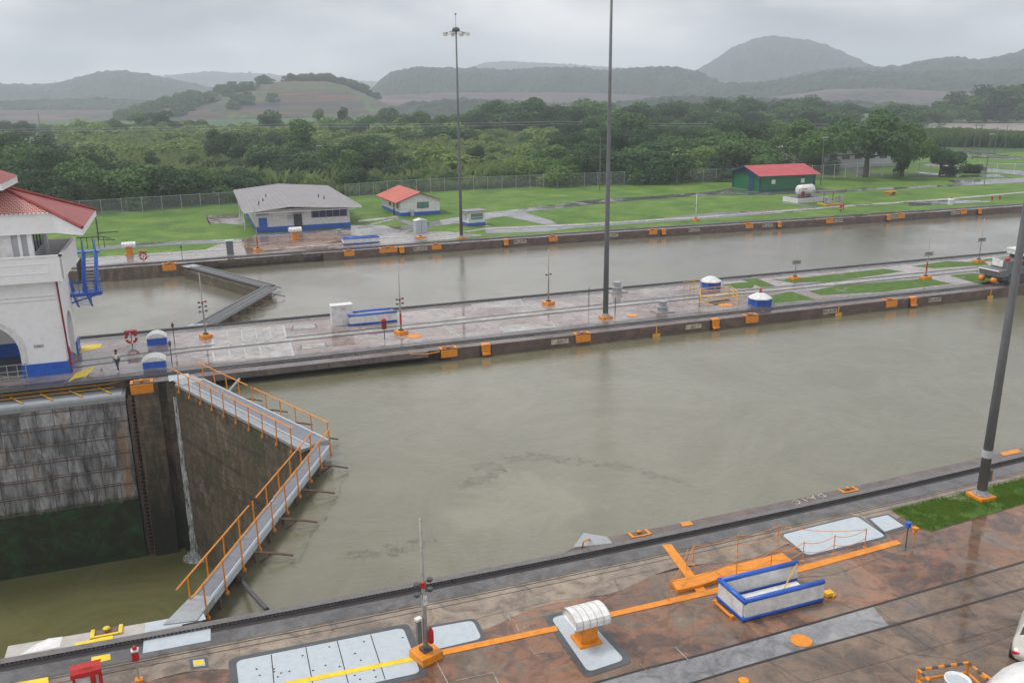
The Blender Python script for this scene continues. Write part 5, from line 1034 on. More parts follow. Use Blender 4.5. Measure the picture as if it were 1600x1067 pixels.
# green shed
a,rz,L=bframe((1187,300),(1250,297)); L=13.5; 
t=thing('shed','dark green shed with blue trim and pinkish red roof on the far lawn','shed',a,rz); W=11
b=MB(); b.box((L/2,W/2,1.8),(L,W,3.6)); b.build('wall',M['green'],t); b=MB(); b.add([(-.02,0,3.5),(-.02,W,3.5),(-.02,W/2,4.9)],[(0,2,1)]); b.add([(L,0,3.5),(L,W,3.5),(L,W/2,4.9)],[(0,1,2)]); 
for x,y in ((0,0),(0,W),(L,0)): b.box((x,y,1.8),(.3,.3,3.6))
b.box((0,W/2,3.45),(.2,W,.3)); b.box((L/2,-.03,3.45),(L,.1,.25)); b.box((L/2,-.03,.2),(L,.1,.3)); b.build('blue_trim',M['navyblue'],t)
b=MB(); b.add([(-.9,-1.0,3.35),(L+.9,-1.0,3.35),(L+.9,W/2,5.2),(-.9,W/2,5.2),(L+.9,W+1,3.35),(-.9,W+1,3.35)],[(0,1,2,3),(2,4,5,3)]); b.build('roof',M['redroof2'],t); b=MB(); b.add([(-.92,-1.0,3.33),(-.92,W/2,5.18),(-.92,W+1,3.33),(-.92,W+1,3.05),(-.92,W/2,4.9),(-.92,-1,3.05)],[(0,1,4,5),(1,2,3,4)]); b.build('verge_board',M['navyblue'],t)
for x in (3.2,10.5): MB().box((x,-.05,2.0),(.9,.06,.9)).build('notice',M['white2'],t)
MB().box((-.05,3.4,1.6),(.06,2.0,3.0)).build('door',M['navyblue'],t)
# fuel tank
a=G(1246,318); t=thing('fuel_tank','white horizontal tank standing in a low white containment wall','tank',a,R(2))
MB().box((3.7,2.2,.45),(7.4,4.4,.9)).build('containment_wall',M['white'],t); MB().box((3.7,2.2,.905),(7.0,4.0,.02)).build('inner_floor',M['darkmetal'],t)
b=MB(); b.tube([(1.6,2.0,2.2),(1.9,2.0,2.2),(5.2,2.5,2.2),(5.5,2.5,2.2)],[.7,1.05,1.05,.7],20); b.build('shell',M['white'],t,True); b=MB()
for f_ in (.2,.8): x_=1.6+3.9*f_; b.box((x_,2.0+.5*f_,1.1),(.3,1.4,1.2))
b.build('saddle',M['greywall'],t); b=MB(); b.tube([(.6,.4,.9),(.6,.4,2.6),(3,1,2.6)],.06,5); b.box((1.6,.5,1.5),(.5,.4,1.2)); b.build('pipework',M['darkred'],t)
t=thing('pump_station','pump set with pipes under a thin dark flat canopy right of the white tank','pump',G(1292,321)); MB().box((1.5,1,.12),(4.0,2.4,.2)).build('tray',M['yellow'],t); b=MB(); b.box((1,1,.7),(1,.8,1.0)); b.tube([(0,.6,.4),(3,.6,.8),(3,1.4,1.2)],.12,6); b.build('pump',M['greywall'],t); b=MB(); b.tube([(2.4,1.4,0),(2.4,1.4,2.5)],.06,5); b.tube([(.3,1.4,0),(.3,1.4,2.2)],.06,5); b.build('post',M['darkmetal'],t); MB().box((1.4,1.4,2.5),(5.5,2.4,.1)).build('canopy',M['darkmetal'],t); MB().lathe([(.4,0),(.4,1.1),(.2,1.2)],(4.4,1.6,.3),10).build('cylinder',M['greywall'],t)
t=thing('bench','small orange table on the far lawn','table',G(1391,305)); MB().box((0,0,.7),(2.4,1.2,.15)).build('top',M['orange'],t)
for sx in (-1,1): MB().box((sx*.9,0,.33),(.15,1,.66)).build('leg',M['orange'],t)
t=thing('valve_post','stubby white cylinder with dark top beside the far path','valve',G(1485,320)); MB().lathe([(.5,0),(.55,.8),(.6,.85),(.6,1.0),(.3,1.15)],(0,0,0),12).build('body',M['white'],t); MB().lathe([(.3,1.15),(.2,1.3)],(0,0,0),10).build('cap',M['darkmetal'],t)
for x,y,l in ((1550,313,'tiny red fixture at the right end of the far path, left one'),(1562,312,'tiny red fixture at the right end of the far path, right one')):
    t=thing('hydrant',l,'hydrant',G(x,y)); MB().lathe([(.15,0),(.15,.5),(.25,.55),(.2,.75),(.05,.8)],(0,0,0),10).build('body',M['red'],t)
# building behind the trees
a,rz,L=bframe((1330,262),(1445,258)); t=thing('long_building','long low grey building half hidden behind the big trees','building',a,rz)
MB().box((0,6,2.6),(30,12,5.2)).build('wall',M['greywall'],t); MB().box((0,6,5.4),(32,14,.4)).build('roof',M['white2'],t)
for k in range(7): MB().box((-10+4*k,-.05,3.0),(2.4,.08,1.4)).build('window',M['darkmetal'],t)
MB().box((-12.8,-.06,1.5),(1.6,.1,3)).build('door',M['orange'],t)
# ------------------------------------------------------------------ fences and utility poles
def fence(P,h,label,gap=3.2,name='chain_link_fence',pm='metal'):
    t=thing(name,label,'fence'); g=[G(*p) for p in P]; b=MB(); b.ribbon([q+Vector((0,0,.02)) for q in g],[q+Vector((0,0,h)) for q in g]); b.build('wire_mesh',M['wire'],t)
    L=sum((g[i+1]-g[i]).length for i in range(len(g)-1)); n=min(98,int(L/gap)); proto=None; acc=0
    for k in range(n+1):
        d=L*k/n; i=0
        while i<len(g)-2 and d>(g[i+1]-g[i]).length: d-=(g[i+1]-g[i]).length; i+=1
        q=g[i].lerp(g[i+1],min(1,d/(g[i+1]-g[i]).length))
        if proto is None: proto=MB().tube([(0,0,0),(0,0,h+.15)],.06,5).build('post',M[pm],t); o=proto
        else: o=proto.copy(); C.objects.link(o); o.parent=t
        o.location=q
    b=MB(); b.tube([q+Vector((0,0,h)) for q in g],.035,5); b.build('top_rail',M[pm],t); return t
fence([(60,344),(146,339),(240,333),(330,327),(372,324)],3.0,'chain link fence at the far left of the lawn')
fence([(540,311),(600,306),(700,300),(800,296),(900,292),(1000,288),(1100,285),(1158,283)],3.0,'long chain link fence along the lawn below the woods')
fence([(1250,281),(1330,277),(1420,275),(1470,273)],3.2,'pale chain link fence right of the green shed',pm='white')
fence([(1530,270),(1600,272),(1640,273)],2.4,'short pipe fence beside the road at the far right',pm='white')
def pole(px,py,h,label,head='cross',r=.16,mat='steelpole'):
    t=thing('utility_pole',label,'utility pole',G(px,py),0,'utility poles beyond the lawn'); MB().tube([(0,0,0),(0,0,h)],[r,r*.7],7).build('pole',M[mat],t)
    if head=='cross': MB().box((0,0,h*.93),(2.4,.15,.15)).build('crossarm',M[mat],t)
    if head=='lamp': MB().box((.3,0,h),(1.4,.35,.18)).build('lamp_head',M['greywall'],t)
    return t
def hgt(px,py,ty):
    g=G(px,py); d=math.hypot(g.x,g.y-CY); return GD(px,ty,d).z
for px,py,ty,l,hd in [(66,222,178,'dark utility pole above the trees at the far left','none'),(164,226,205,'short pale pole in the reeds at left','none'),(438,215,167,'dark utility pole in front of the quarried hill','none'),(540,217,193,'pale pole standing by the umbrella shaped tree','none'),(872,215,160,'dark utility pole left of the tall centre lamp post','none'),(501,283,228,'small pole with lamp above the grey roofed building','lamp'),
    (937,298,215,'thin pole just left of the tall centre lamp post','none'),(1282,290,215,'grey pole right of the green shed','lamp'),(1519,250,192,'left pole of the dark twin pair at right','cross'),(1527,252,192,'right pole of the dark twin pair at right','cross'),(1540,274,210,'street light pole near the far road','lamp'),(1507,237,200,'distant pole with double lamp by the river','cross'),(1553,243,198,'distant thin pole before the river','cross'),(1569,238,188,'tall distant thin pole at the far right','none')]:
    pole(px,py,hgt(px,py,ty),l,hd,.22 if py<230 else .13)
for i,(ya,yb,yc,l) in enumerate([(201,192,193,'upper pale power cable across the woods'),(205,196,199,'lower pale power cable across the woods')]):
    g=[]
    for x0_,y0_,x1_,y1_ in ((-60,ya,66,ya),(66,ya,438,yb+2),(438,yb+2,872,yb-2),(872,yb-2,1180,yb+1),(1180,yb+1,1527,yc)):
        for k in range(8):
            f_=k/8; x_=x0_+(x1_-x0_)*f_; y_=y0_+(y1_-y0_)*f_+3*4*f_*(1-f_)*.6; g.append(GD(x_,y_,330))
    tag(MB().tube(g,.04,4).build('power_cable',M['greywall']),l,'power cable')

# ------------------------------------------------------------------ trees
def crown_mesh(seed,kind,n,leaf):
    rnd=random.Random(seed); b=MB(); blobs=[]
    if kind=='broad':
        for k in range(16):
            a=rnd.uniform(0,6.28); r_=rnd.uniform(0,.42)**.8; blobs.append((r_*math.cos(a),r_*math.sin(a),rnd.uniform(.22,.84)-r_*.35,rnd.uniform(.14,.22)))
    elif kind=='tall':
        for k in range(15):
            a=rnd.uniform(0,6.28); r_=rnd.uniform(0,.22); blobs.append((r_*math.cos(a),r_*math.sin(a),rnd.uniform(.2,.88)-r_*.4,rnd.uniform(.11,.17)))
    elif kind=='bush':
        for k in range(15):
            a=rnd.uniform(0,6.28); r_=rnd.uniform(0,.6); blobs.append((r_*math.cos(a),r_*math.sin(a),rnd.uniform(.1,.75)*(1-r_*.6),rnd.uniform(.18,.27)))
    elif kind=='umbrella':
        for k in range(18):
            a=rnd.uniform(0,6.28); r_=rnd.uniform(.05,.62); blobs.append((r_*math.cos(a),r_*math.sin(a),.72-r_*.38+rnd.uniform(-.16,.1),rnd.uniform(.13,.19)))
    for x,y,z,r_ in blobs:
        tint=rnd.random()
        for k in range(n//len(blobs)):
            u=Vector((rnd.gauss(0,1),rnd.gauss(0,1),rnd.gauss(0,1)+.25)).normalized(); p=Vector((x,y,z))+u*r_*rnd.uniform(.72,1.1)*Vector((1,1,.8)).length/1.62
            if p.z<.02: continue
            nn=(u+Vector((rnd.gauss(0,.5),rnd.gauss(0,.5),rnd.gauss(0,.5)))).normalized(); t_=nn.cross(Vector((rnd.gauss(0,1),rnd.gauss(0,1),rnd.gauss(0,1)))).normalized(); w_=nn.cross(t_); l=leaf*rnd.uniform(.6,1.3)
            b.add([p-t_*l,p-w_*l*.6,p+t_*l,p+w_*l*.6],[(0,1,2,3)])
    return b,blobs
PROT={}
MERGE=MB()
def merged(key,loc,h,wd):
    me=PROT[key][0]; a=random.uniform(0,6.28); ca,sa=math.cos(a)*wd,math.sin(a)*wd; b=len(MERGE.v)
    MERGE.v+=[(loc[0]+v.co.x*ca-v.co.y*sa,loc[1]+v.co.x*sa+v.co.y*ca,loc[2]+v.co.z*h) for v in me.vertices]; MERGE.f+=[tuple(b+i for i in p.vertices) for p in me.polygons]

def tree_proto(key,kind,seed,n,leaf,mat,trunk=True):
    t=bpy.data.objects.new('tree',None)
    b,blobs=crown_mesh(seed,kind,n,leaf)
    me=bpy.data.meshes.new('crown'); me.from_pydata(b.v,[],b.f); me.materials.append(M[mat]); c=bpy.data.objects.new('crown',me)
    rnd=random.Random(seed); b=MB(); top=.55
    b.tube([(0,0,-.02),(.01,0,top*.4),(-.01,.01,top*.8)],[.035,.026,.018],7)
    for x,y,z,r_ in blobs[:8]: b.tube([(0,0,top*rnd.uniform(.35,.75)),(x*.5,y*.5,z*.75),(x,y,z)],[.016,.01,.004],5)
    me=bpy.data.meshes.new('trunk'); me.from_pydata(b.v,[],b.f); me.materials.append(M['bark']); tr=bpy.data.objects.new('trunk',me)
    PROT[key]=(c.data,tr.data)
def tree(key,loc,h,wd,label,group,name='tree',cat='tree'):
    """one tree: empty at the foot, crown and trunk; shares mesh data with others of its form"""
    t=thing(name,label,cat,loc,random.uniform(0,6.28),group); cm,tm=PROT[key]
    for nm,me in (('crown',cm),('trunk',tm)):
        o=bpy.data.objects.new(nm,me); C.objects.link(o); o.parent=t
    t.scale=(wd,wd,h); return t
for i in range(3):
    tree_proto('broad%d'%i,'broad',10+i,5200,.026,'leaf'); tree_proto('tall%d'%i,'tall',30+i,4200,.026,'leaf'); tree_proto('bush%d'%i,'bush',50+i,5200,.034,'leaf'); tree_proto('bushl%d'%i,'bush',60+i,5200,.034,'leafl')
for i in range(2): tree_proto('umb%d'%i,'umbrella',70+i,8500,.023,'leaf')
for i in range(2): tree_proto('far%d'%i,'broad',80+i,2200,.045,'leaf'); tree_proto('fart%d'%i,'umbrella',90+i,2400,.045,'leaf')
def plant(px,py,ty,kind,label,group,wf=1.,**k):
    g=G(px,py); h=max(2.5,hgt(px,py,ty)); n=2 if kind in('umb','far','fart') else 3
    ww={'broad':1.15,'tall':1.15,'bush':1.15,'bushl':1.15,'umb':1.25,'far':1.25,'fart':1.3}[kind]*h*wf*random.uniform(.9,1.1)
    t=tree('%s%d'%(kind,random.randrange(n)),g,h/(.95 if kind!='bush' and kind!='bushl' else .9),ww,label,group,**k); LAB.append((px,label,t)); return t
LAB=[]
W_='trees of the woods behind the fence'
LB={'bush':'dense dark bushy tree','bushl':'yellow green bushy tree','broad':'dark rounded woodland tree','tall':'slender dark woodland tree'}
rows=[ # px, base y, top y, kind, width factor
 (-40,300,200,'broad',1),(5,322,232,'bush',1),(-10,300,205,'broad',1),(40,310,215,'broad',1.1),(70,305,226,'broad',1.1),(105,315,228,'broad',1.1),(60,335,262,'bush',1),(110,335,272,'bush',1),(140,322,240,'broad',1),(165,325,255,'bush',1),(170,300,228,'broad',.9),(205,318,272,'bushl',1),(190,285,246,'bush',1),
 (225,322,255,'bush',1.1),(250,318,245,'bush',1.1),(285,318,262,'bush',1.1),(320,315,258,'bushl',1.1),(345,312,262,'bush',1.2),(375,300,262,'bush',1.1),(240,275,236,'tall',.9),(300,270,240,'bushl',1),
 (340,258,205,'tall',1),(375,262,205,'broad',1),(400,270,215,'broad',1.1),(430,275,215,'bush',1),(455,278,222,'broad',1.1),(470,262,188,'tall',1.2),(480,280,225,'bush',1.1),(510,290,246,'bush',1),(360,285,240,'bush',1.2),(395,285,242,'bush',1.1),
 (520,275,225,'broad',1),(545,288,235,'tall',1.2),(565,280,212,'broad',1.1),(590,285,238,'broad',1),(580,295,262,'bushl',1.1),(610,292,258,'bush',1),(640,285,250,'bush',1.1),(670,290,262,'bushl',1.1),(600,262,222,'broad',1),
 (678,235,194,'bush',1.9),(700,260,240,'bushl',1.2),(735,268,246,'bush',1),(745,240,215,'tall',1),(760,285,262,'bushl',1.2),(795,285,264,'bushl',1.1),(745,275,228,'broad',.9),(790,262,235,'bush',1),
 (800,290,255,'bushl',1.1),(830,290,248,'bushl',1.2),(860,288,238,'bushl',1.2),(890,286,232,'bushl',1.2),(925,285,230,'bush',1.1),(900,265,205,'broad',1.1),(870,262,212,'broad',1),(935,262,200,'broad',1.1),(965,270,205,'broad',1.1),(990,284,228,'bush',1.2),(1020,284,224,'bush',1.1),(1050,282,232,'bush',1.1),(1000,255,200,'broad',1.1),(1035,255,205,'broad',1),(1080,280,225,'bushl',1.2),(1115,278,222,'bush',1.2),(1150,276,218,'bush',1.2),(1175,272,215,'bush',1),(1075,252,200,'broad',1.1),(1105,248,195,'broad',1.1),(1140,240,186,'broad',1.1),(1165,250,190,'tall',1.2),(1185,262,228,'bush',1),(960,240,165,'broad',1.1),(985,235,185,'broad',1.1),(1195,268,235,'bushl',1),(1215,262,245,'bush',1.2),
]
seen={}
for px,py,ty,k,wf in rows: plant(px,py,ty,k,LB[k],W_,wf*1.15)
B_='back row trees beyond the reeds'
for px,ty,k in [(-20,188,'broad'),(10,186,'broad'),(30,190,'broad'),(75,195,'broad'),(110,198,'broad'),(130,192,'broad'),(185,188,'broad'),(210,196,'broad'),(240,200,'broad'),(262,190,'broad'),(285,186,'broad'),(178,186,'broad'),(222,178,'tall'),(255,176,'tall'),(300,190,'broad'),(318,188,'broad'),(345,196,'broad'),(370,196,'broad'),(395,192,'broad'),(425,175,'tall'),(440,190,'broad'),(465,188,'broad'),(500,190,'broad'),(520,188,'broad'),(545,184,'broad'),(570,180,'broad'),(595,180,'broad'),(615,182,'broad'),(640,178,'broad'),(660,176,'broad'),(690,180,'broad'),(715,184,'broad'),(735,176,'broad'),(755,164,'broad'),(770,158,'broad'),(790,166,'broad'),(815,158,'broad'),(832,155,'broad'),(850,160,'broad'),(880,172,'broad'),(905,165,'broad'),(930,158,'broad'),(1000,156,'broad'),(1030,162,'broad'),(1055,165,'broad'),(1090,168,'broad'),(1120,172,'broad')]:
    plant(px,random.uniform(211,218),ty+random.uniform(-3,0),k,'distant back row tree',B_,1.55)
rnd2=random.Random(5)
for k in range(70):
    px=-20+k*17.5+rnd2.uniform(-6,6); ty=lerp(px,[(-20,196),(150,198),(170,190),(290,192),(330,200),(480,200),(540,190),(700,184),(760,172),(860,168),(900,176),(1000,168),(1200,172)]); plant(px,rnd2.uniform(208,214),ty+rnd2.uniform(-2,3),'bush','distant back row tree',B_,1.3)
for px,py,ty,k,wf in [(20,290,212,'bush',1.2),(-25,260,196,'broad',1.2),(45,270,205,'broad',1.2),(80,262,210,'broad',1),(110,280,236,'bush',1),(150,290,246,'bush',1),(265,300,262,'bush',1),(420,288,236,'bush',1.2),(350,300,262,'bush',1.1),(470,292,245,'bush',1.2),(500,268,232,'broad',1.1),(490,300,272,'bushl',1.2),(535,300,275,'bushl',1.2),(560,300,262,'bush',1.1),(620,300,274,'bushl',1.2),(650,298,272,'bush',1),(625,275,240,'bush',1.2),(655,262,238,'bushl',1.3),(700,292,268,'bush',1.2),(730,292,270,'bushl',1.1),(715,280,252,'bush',1),(770,255,228,'bush',1.2),(810,268,240,'bush',1.3),(840,255,222,'bush',1.2),(820,235,212,'bush',1.2),(855,232,200,'broad',1.1),(880,275,225,'bush',1.2),(910,280,215,'broad',1),(950,282,225,'bush',1.2),(975,262,198,'broad',1.2),(1005,278,225,'bush',1.2),(1035,275,215,'bush',1.2),(1060,265,208,'bush',1.2),(1090,266,210,'bush',1.2),(1125,265,205,'bush',1.2),(1160,262,205,'bush',1.2),(1095,235,185,'broad',1.2),(1020,235,182,'broad',1.2),(1060,235,188,'broad',1.2),(920,240,185,'broad',1.2),(1180,240,190,'broad',1.2),(1210,240,188,'broad',1.2),(890,240,192,'broad',1.2),(570,240,205,'bush',1.2),(600,240,212,'bush',1.2),(450,250,205,'broad',1.2),(425,250,206,'broad',1.1)]:
    plant(px,py,ty,k,LB[k],W_,wf*1.15)
# big trees at right and small round one
plant(1262,264,182,'umb','big spreading dark tree behind the green shed','large spreading trees',1.05); plant(1352,277,166,'umb','tallest spreading tree with forked trunk near the long grey building','large spreading trees',1.0); plant(1408,276,188,'umb','dark spreading tree right of the forked tallest one','large spreading trees',.8)
plant(1300,262,196,'umb','dark spreading tree between the shed tree and the tallest one','large spreading trees',.9)
plant(1411,276,225,'tall','narrow ivy covered tree before the long grey building','large spreading trees',.8); plant(1468,276,229,'umb','small round topped tree at the right end of the fence','large spreading trees',1.1)
plant(1278,272,240,'bush','low dark bush under the big tree by the shed','low bushes',1.1); plant(1485,275,258,'bush','round dark bush beside the small round topped tree','low bushes',1.3); plant(1146,283,279,'bushl','bright green low shrub left of the green shed','low bushes',3.)
for px in (1512,1525): plant(px,271,262,'bush','greyish roadside shrub','low bushes',1.2)
R_='woods on the far river bank'
for row,(by,n) in enumerate(((205,17),(196,17),(190,22))):
    for k in range(n):
        px=1160+k*(470/n)+random.uniform(-9,9); tt=lerp(px,[(1150,165),(1200,160),(1245,150),(1300,158),(1360,172),(1400,160),(1480,158),(1530,140),(1570,128),(1640,132)])
        if row==0 and px>1450: continue
        a_=(px,by-(4 if px>1480 else 0),tt+(14,7,0)[row]+random.uniform(-4,5))
        if row==0 or k%3==1: q=G(a_[0],a_[1]); hh=hgt(*a_); merged('far1',q,hh,hh*1.5)
        else: plant(*a_,'far' if row<2 or k%3 else 'fart','hazy faraway tree',R_,1.25)
for k in range(12): plant(1000+k*16,200,165+random.uniform(-4,5)-k*.8,'far','hazy faraway tree',R_,1.3)
for px in (1400,1430,1450,1462): plant(px,222,178+random.uniform(0,14)+(px-1400)*.25,'broad','dark bushy tree on the river bank','near bank trees',1.2)
for px in (1560,1580,1600): plant(px,226,205+random.uniform(-3,3),'bush','low dark tree at the river','near bank trees',1.4)
# lone silhouetted trees and the palm
plant(501,212,170,'tall','lone small crowned tree before the quarried hill, left one','lone silhouette trees',.8); plant(534,212,168,'tall','lone small crowned tree before the quarried hill, right one','lone silhouette trees',.9)
g=G(608,212); h=hgt(608,212,170); t=thing('palm_tree','palm tree rising above the back row of woods','palm tree',g); MB().tube([(0,0,0),(.3,0,h*.5),(0,0,h)],[.4,.3,.25],7).build('trunk',M['bark'],t)
b=MB()
for k in range(16):
    a=k*2*math.pi/16+random.uniform(-.15,.15); d=Vector((math.cos(a),math.sin(a),0)); e=Vector((-d.y,d.x,0)); up0=random.uniform(.2,1.1); pr=None
    for j in range(9):
        f_=j/8; q=Vector((0,0,h))+d*(7.5*f_)+Vector((0,0,3.2*up0*f_-6.5*f_*f_)); w_=1.1*math.sin(math.pi*min(1,f_*.9+.08))
        if pr: 
            for sg in (-1,1): b.add([pr[0],q,q+e*sg*w_-Vector((0,0,w_*.5)),pr[0]+e*sg*pr[1]-Vector((0,0,pr[1]*.5))],[(0,1,2,3)])
        pr=(q,w_)
b.build('frond',M['leaf'],t)
# reeds and tall grass between the trees
def reeds(px,n,h,label,seed=1):
    P=wpoly(px); xa,xb=min(p[0] for p in P),max(p[0] for p in P); ya,yb=min(p[1] for p in P),max(p[1] for p in P); b=MB(); k=0
    rnd=random.Random(seed)
    while k<n:
        p=(rnd.uniform(xa,xb),rnd.uniform(ya,yb)); k+=1
        if not inside(p,P): continue
        hh=h*rnd.uniform(.5,1.1)*(1+.4*noise.noise(Vector((p[0]*.03,p[1]*.03,0))))
        for j in range(3):
            a=rnd.uniform(0,6.28); d=Vector((math.cos(a),math.sin(a),0)); e=Vector((-d.y,d.x,0)); q=Vector((p[0],p[1],0)); w_=rnd.uniform(.12,.3)
            b.add([q-e*w_,q+e*w_,q+d*hh*.25+e*w_*.7+Vector((0,0,hh*.75)),q+d*hh*.6+Vector((0,0,hh))],[(0,1,2,3)])
    o=b.build('tall_grass',M['reed']); struct(o,'stuff'); o['label']=label
reeds([(60,262),(110,222),(380,214),(700,214),(860,214),(860,226),(840,250),(820,285),(640,296),(380,300),(200,318),(150,320)],26000,4.2,'tall pale reeds and grass between the trees behind the fence')
reeds([(860,214),(1220,212),(1235,262),(1150,279),(820,286)],11000,3.6,'tall grass under the trees behind the long fence',2)
reeds([(1400,236),(1470,230),(1640,232),(1640,224),(1400,222)],5000,5,'band of reeds along the river bank at right',3)
reeds([(60,340),(150,329),(400,315),(560,306),(860,290),(1155,280),(1155,276),(860,284),(560,299),(400,307),(150,322),(60,332)],9000,2.2,'weeds growing against the outside of the chain link fence',4)
MERGE2=MERGE; MERGE=MB(); rs=random.Random(9)
for k in range(230):
    px=rs.uniform(120,860); py=rs.uniform(214,262) if px<650 else rs.uniform(216,285); g=G(px,py); hh=rs.uniform(3.2,7.0)*(1+(py<235)*.35); b_=len(MERGE.v); merged('far%d'%rs.randrange(2),g-Vector((0,0,hh*.25)),hh*1.3,hh*rs.uniform(1.6,2.6))
o=MERGE.build('scrub',M['leafl']); struct(o,'stuff','low scrub scattered through the tall grass behind the fence'); MERGE=MERGE2
# ------------------------------------------------------------------ river and hills
struct(MB().flat([G(1440,213,.03),G(1700,219,.03),G(1760,192,.03),G(1440,193,.03)]).build('river',M['river']))
def hillmat(name,a,b_,c_,terr=None,sc=.02):
    m,nt,b=newmat(name); v=objvec(nt); n=noi(nt,sc,7,.7,v,.5); c=ramp(nt,n,[(.35,a),(.5,b_),(.65,c_)]); n2=noi(nt,.07,5,.8,v); c=mixc(nt,.85,c,ramp(nt,n2,[(.38,.25),(.6,1.4)]),'MULTIPLY')
    if terr:
        v2=objvec(nt,(.003,.003,.22)); n3=noi(nt,1,5,.7,v2,.1); vv=objvec(nt,(.012,.012,.05)); n4=noi(nt,1,4,.6,vv,.5); t_=ramp(nt,n3,terr); c=mixc(nt,ramp(nt,n4,[(.43,0),(.5,1)]),c,t_)
    nt.links.new(c,b.inputs['Base Color']); b.inputs['Roughness'].default_value=.9; return m
FO=[(.008,.02,.012),(.018,.036,.02),(.034,.058,.03)]
M['hill']=hillmat('hill_forest',*FO)
M['terrace']=hillmat('hill_terraced',(.035,.07,.02),(.075,.10,.035),(.035,.06,.02),[(.3,(.03,.03,.04)),(.44,(.045,.045,.06)),(.5,(.15,.075,.035)),(.54,(.03,.03,.035)),(.6,(.05,.09,.02)),(.7,(.12,.07,.035))],.015)
M['quarry']=hillmat('hill_quarry',(.08,.075,.08),(.07,.068,.075),(.12,.09,.075),[(.35,(.20,.13,.10)),(.5,(.07,.065,.08)),(.65,(.14,.11,.09))],.01)
def hill(D,W,contour,mat,bumpy=7.,name='hill',seed=0,tree_sc=.05,base=0.,m_=26):
    x0,x1=contour[0][0],contour[-1][0]; n=int(abs(x1-x0)*.64/1.3)+2; vs=[]
    for i in range(n):
        px=x0+(x1-x0)*i/(n-1); ty=lerp(px,contour); top=GD(px,ty,D+W*.5).z; 
        for j in range(m_):
            f_=j/(m_-1); q=GD(px,150,D+W*f_); s_=math.sin(math.pi*min(1,f_*1.0))**.75 if 0<f_<1 else 0
            hz=max(0,top-base)*s_*(1 if f_<.5 else .999)
            nb=noise.noise(Vector((q.x*tree_sc,q.y*tree_sc,seed)))*.6+noise.noise(Vector((q.x*tree_sc*2.3,q.y*tree_sc*2.3,seed+5)))*.5; big=noise.noise(Vector((q.x*.006,q.y*.006,seed+9)))
            z_=base-3+hz*(1+.10*big*math.sin(math.pi*f_)*(1-abs(1-2*f_)<.9))+bumpy*abs(nb)*(1.0 if 0<f_<1 else 0)*min(1,hz/8)
            vs.append((q.x,q.y,z_))
    fs=[(i*m_+j,(i+1)*m_+j,(i+1)*m_+j+1,i*m_+j+1) for i in range(n-1) for j in range(m_-1)]
    me=bpy.data.meshes.new(name); me.from_pydata(vs,[],fs); me.materials.append(mat); me.update(); o=bpy.data.objects.new(name,me); C.objects.link(o); struct(o); return o
hill(3600,900,[(-150,128),(60,132),(200,118),(260,118),(330,112),(420,115),(500,124),(600,128),(700,118),(760,97),(800,96),(860,99),(940,104),(1040,112),(1120,122),(1300,110),(1500,100),(1760,90)],M['hill'],12,seed=1,m_=14)
hill(2500,900,[(1010,140),(1070,118),(1110,96),(1140,74),(1170,64),(1200,60),(1240,61),(1270,66),(1300,76),(1330,90),(1360,104),(1400,124),(1440,140)],M['hill'],11,seed=2,tree_sc=.035)
hill(1900,700,[(-200,128),(-60,128),(40,132),(90,130),(130,120),(165,111),(200,109),(240,117),(280,125),(330,136),(390,142),(450,150)],M['hill'],9,seed=3,tree_sc=.04)
hill(1500,600,[(560,160),(592,128),(610,112),(650,104),(690,105),(760,106),(800,108),(850,104),(900,104),(950,110),(1000,104),(1050,103),(1090,110),(1120,126),(1180,140)],M['hill'],8,seed=4,tree_sc=.05)
hill(1700,600,[(1180,140),(1230,120),(1280,110),(1330,106),(1400,102),(1440,93),(1480,88),(1520,92),(1560,86),(1600,74),(1680,60),(1800,62)],M['hill'],9,seed=5,tree_sc=.045)
hill(1350,400,[(1020,150),(1080,138),(1140,130),(1200,126),(1260,116),(1310,108),(1350,112),(1420,112),(1500,108),(1600,106),(1760,104)],M['hill'],9,seed=6,tree_sc=.05)
hill(1150,260,[(540,160),(600,147),(700,142),(800,142),(900,142),(1000,146),(1080,154)],M['quarry'],1.5,seed=7)
hill(1120,220,[(1100,164),(1200,150),(1300,138),(1400,136),(1500,141),(1600,150),(1700,160)],M['quarry'],1.5,seed=8)
hill(1300,300,[(-250,152),(0,156),(150,152),(300,158),(420,166)],M['hill'],7,seed=9)
hill(1000,220,[(-200,168),(0,169),(150,169),(300,170),(420,176),(560,184)],M['quarry'],1,seed=12)
hill(900,420,[(170,184),(230,168),(290,152),(340,142),(380,134),(420,126),(460,124),(510,124),(540,130),(570,142),(590,152),(620,170),(650,182)],M['terrace'],1.2,seed=10,m_=40)
hill(860,200,[(560,186),(600,166),(660,156),(720,152),(800,154),(840,160),(900,160),(960,158),(1040,150),(1100,150),(1200,152),(1300,156),(1420,160)],M['hill'],7,seed=11,tree_sc=.06)
H_='trees along the ridge of the quarried hill'
for k in range(90):
    px=random.choice([random.uniform(215,400),random.uniform(415,590),random.uniform(480,560)]); D=1110; ty=lerp(px,[(170,184),(230,168),(290,152),(340,142),(380,134),(420,126),(460,124),(510,124),(540,130),(570,142),(590,152),(620,170)])
    D=random.uniform(985,1120) if px<400 else random.uniform(1080,1130); q=GD(px,ty,1110); f_=(D-900)/420; z_=q.z*max(.2,math.sin(math.pi*f_)**.75)-4; g=GD(px,150,D); hh=random.uniform(7,12)
    merged('far%d'%random.randrange(2),Vector((g.x,g.y,z_)),hh,hh*1.3)
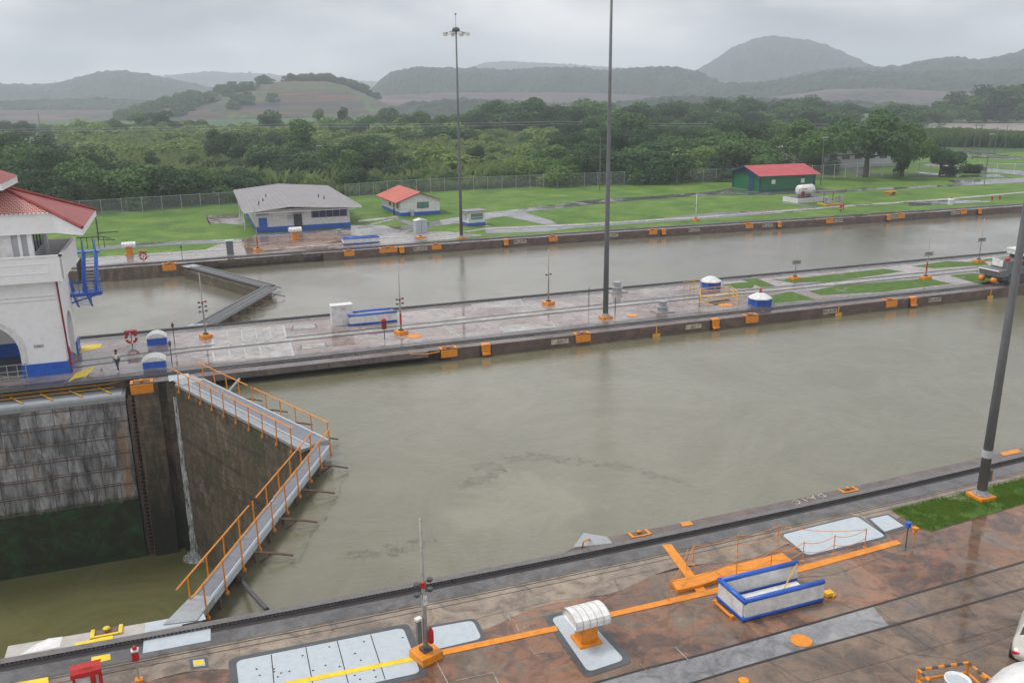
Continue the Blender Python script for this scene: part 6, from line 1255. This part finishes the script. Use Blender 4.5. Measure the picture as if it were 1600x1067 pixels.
LM=[(60,'over the small top roof'),(158,'over the red tiled eaves'),(260,'above the left fence gate'),(365,'left of the grey roof'),(450,'over the left half of the grey roof'),(560,'over the right half of the grey roof'),(610,'between grey roof and red roof'),(690,'above the small red roof'),(760,'around the far tall lamp post'),(850,'midway between the two tall posts'),(935,'just left of the centre tall post'),(1010,'just right of the centre tall post'),(1090,'between centre post and green shed'),(1165,'just left of the green shed'),(1260,'over the green shed'),(1345,'over the white tank'),(1440,'over the long grey building'),(1530,'over the twin dark poles'),(9999,'by the right edge')]
buck={}
for px,l,t in LAB: buck.setdefault((next(b for a,b in LM if px<a),l),[]).append((px,t))
for (lm,l),v in buck.items():
    v.sort(key=lambda a:a[0])
    for i,(px,t) in enumerate(v):
        if any(l.startswith(q) for q in('dense','yellow green','dark rounded w','slender','distant back','hazy','dark bushy tree on','low dark tree at','greyish')): t['label']=l+' '+lm+(', %s from the left'%(ORD+['fifteenth','sixteenth','seventeenth','eighteenth','nineteenth','twentieth']+['twentieth or later']*60)[i] if len(v)>1 else '')
rs=random.Random(21)
for k in range(120):
    px=rs.uniform(175,430); D=rs.uniform(930,1090); ty=lerp(px,[(170,184),(230,168),(290,152),(340,142),(380,134),(420,126),(460,124)]); q=GD(px,ty,1110); f_=(D-900)/420; z_=q.z*max(.15,math.sin(math.pi*f_)**.75)-4; g=GD(px,150,D)
    if rs.random()<(px-150)/420: continue
    merged('far%d'%rs.randrange(2),Vector((g.x,g.y,z_)),rs.uniform(7,12),rs.uniform(11,17))
o=MERGE.build('far_woodland',M['leaf']); struct(o,'stuff','dark trees on the quarried hill and in the far woods by the river')
# ------------------------------------------------------------------ humid air
hz=MB().box((500,2450,121),(9600,5300,278)).build('haze',None if False else M['black']); hm=bpy.data.materials.new('haze'); hm.use_nodes=True; hn=hm.node_tree; hn.nodes.clear(); ho=hn.nodes.new('ShaderNodeOutputMaterial'); pv=hn.nodes.new('ShaderNodeVolumePrincipled')
pv.inputs['Color'].default_value=(.82,.89,1,1); pv.inputs['Density'].default_value=.00034; pv.inputs['Anisotropy'].default_value=.2; hn.links.new(pv.outputs[0],ho.inputs['Volume']); hz.data.materials.clear(); hz.data.materials.append(hm); struct(hz,'stuff','thin humid haze filling the whole valley')
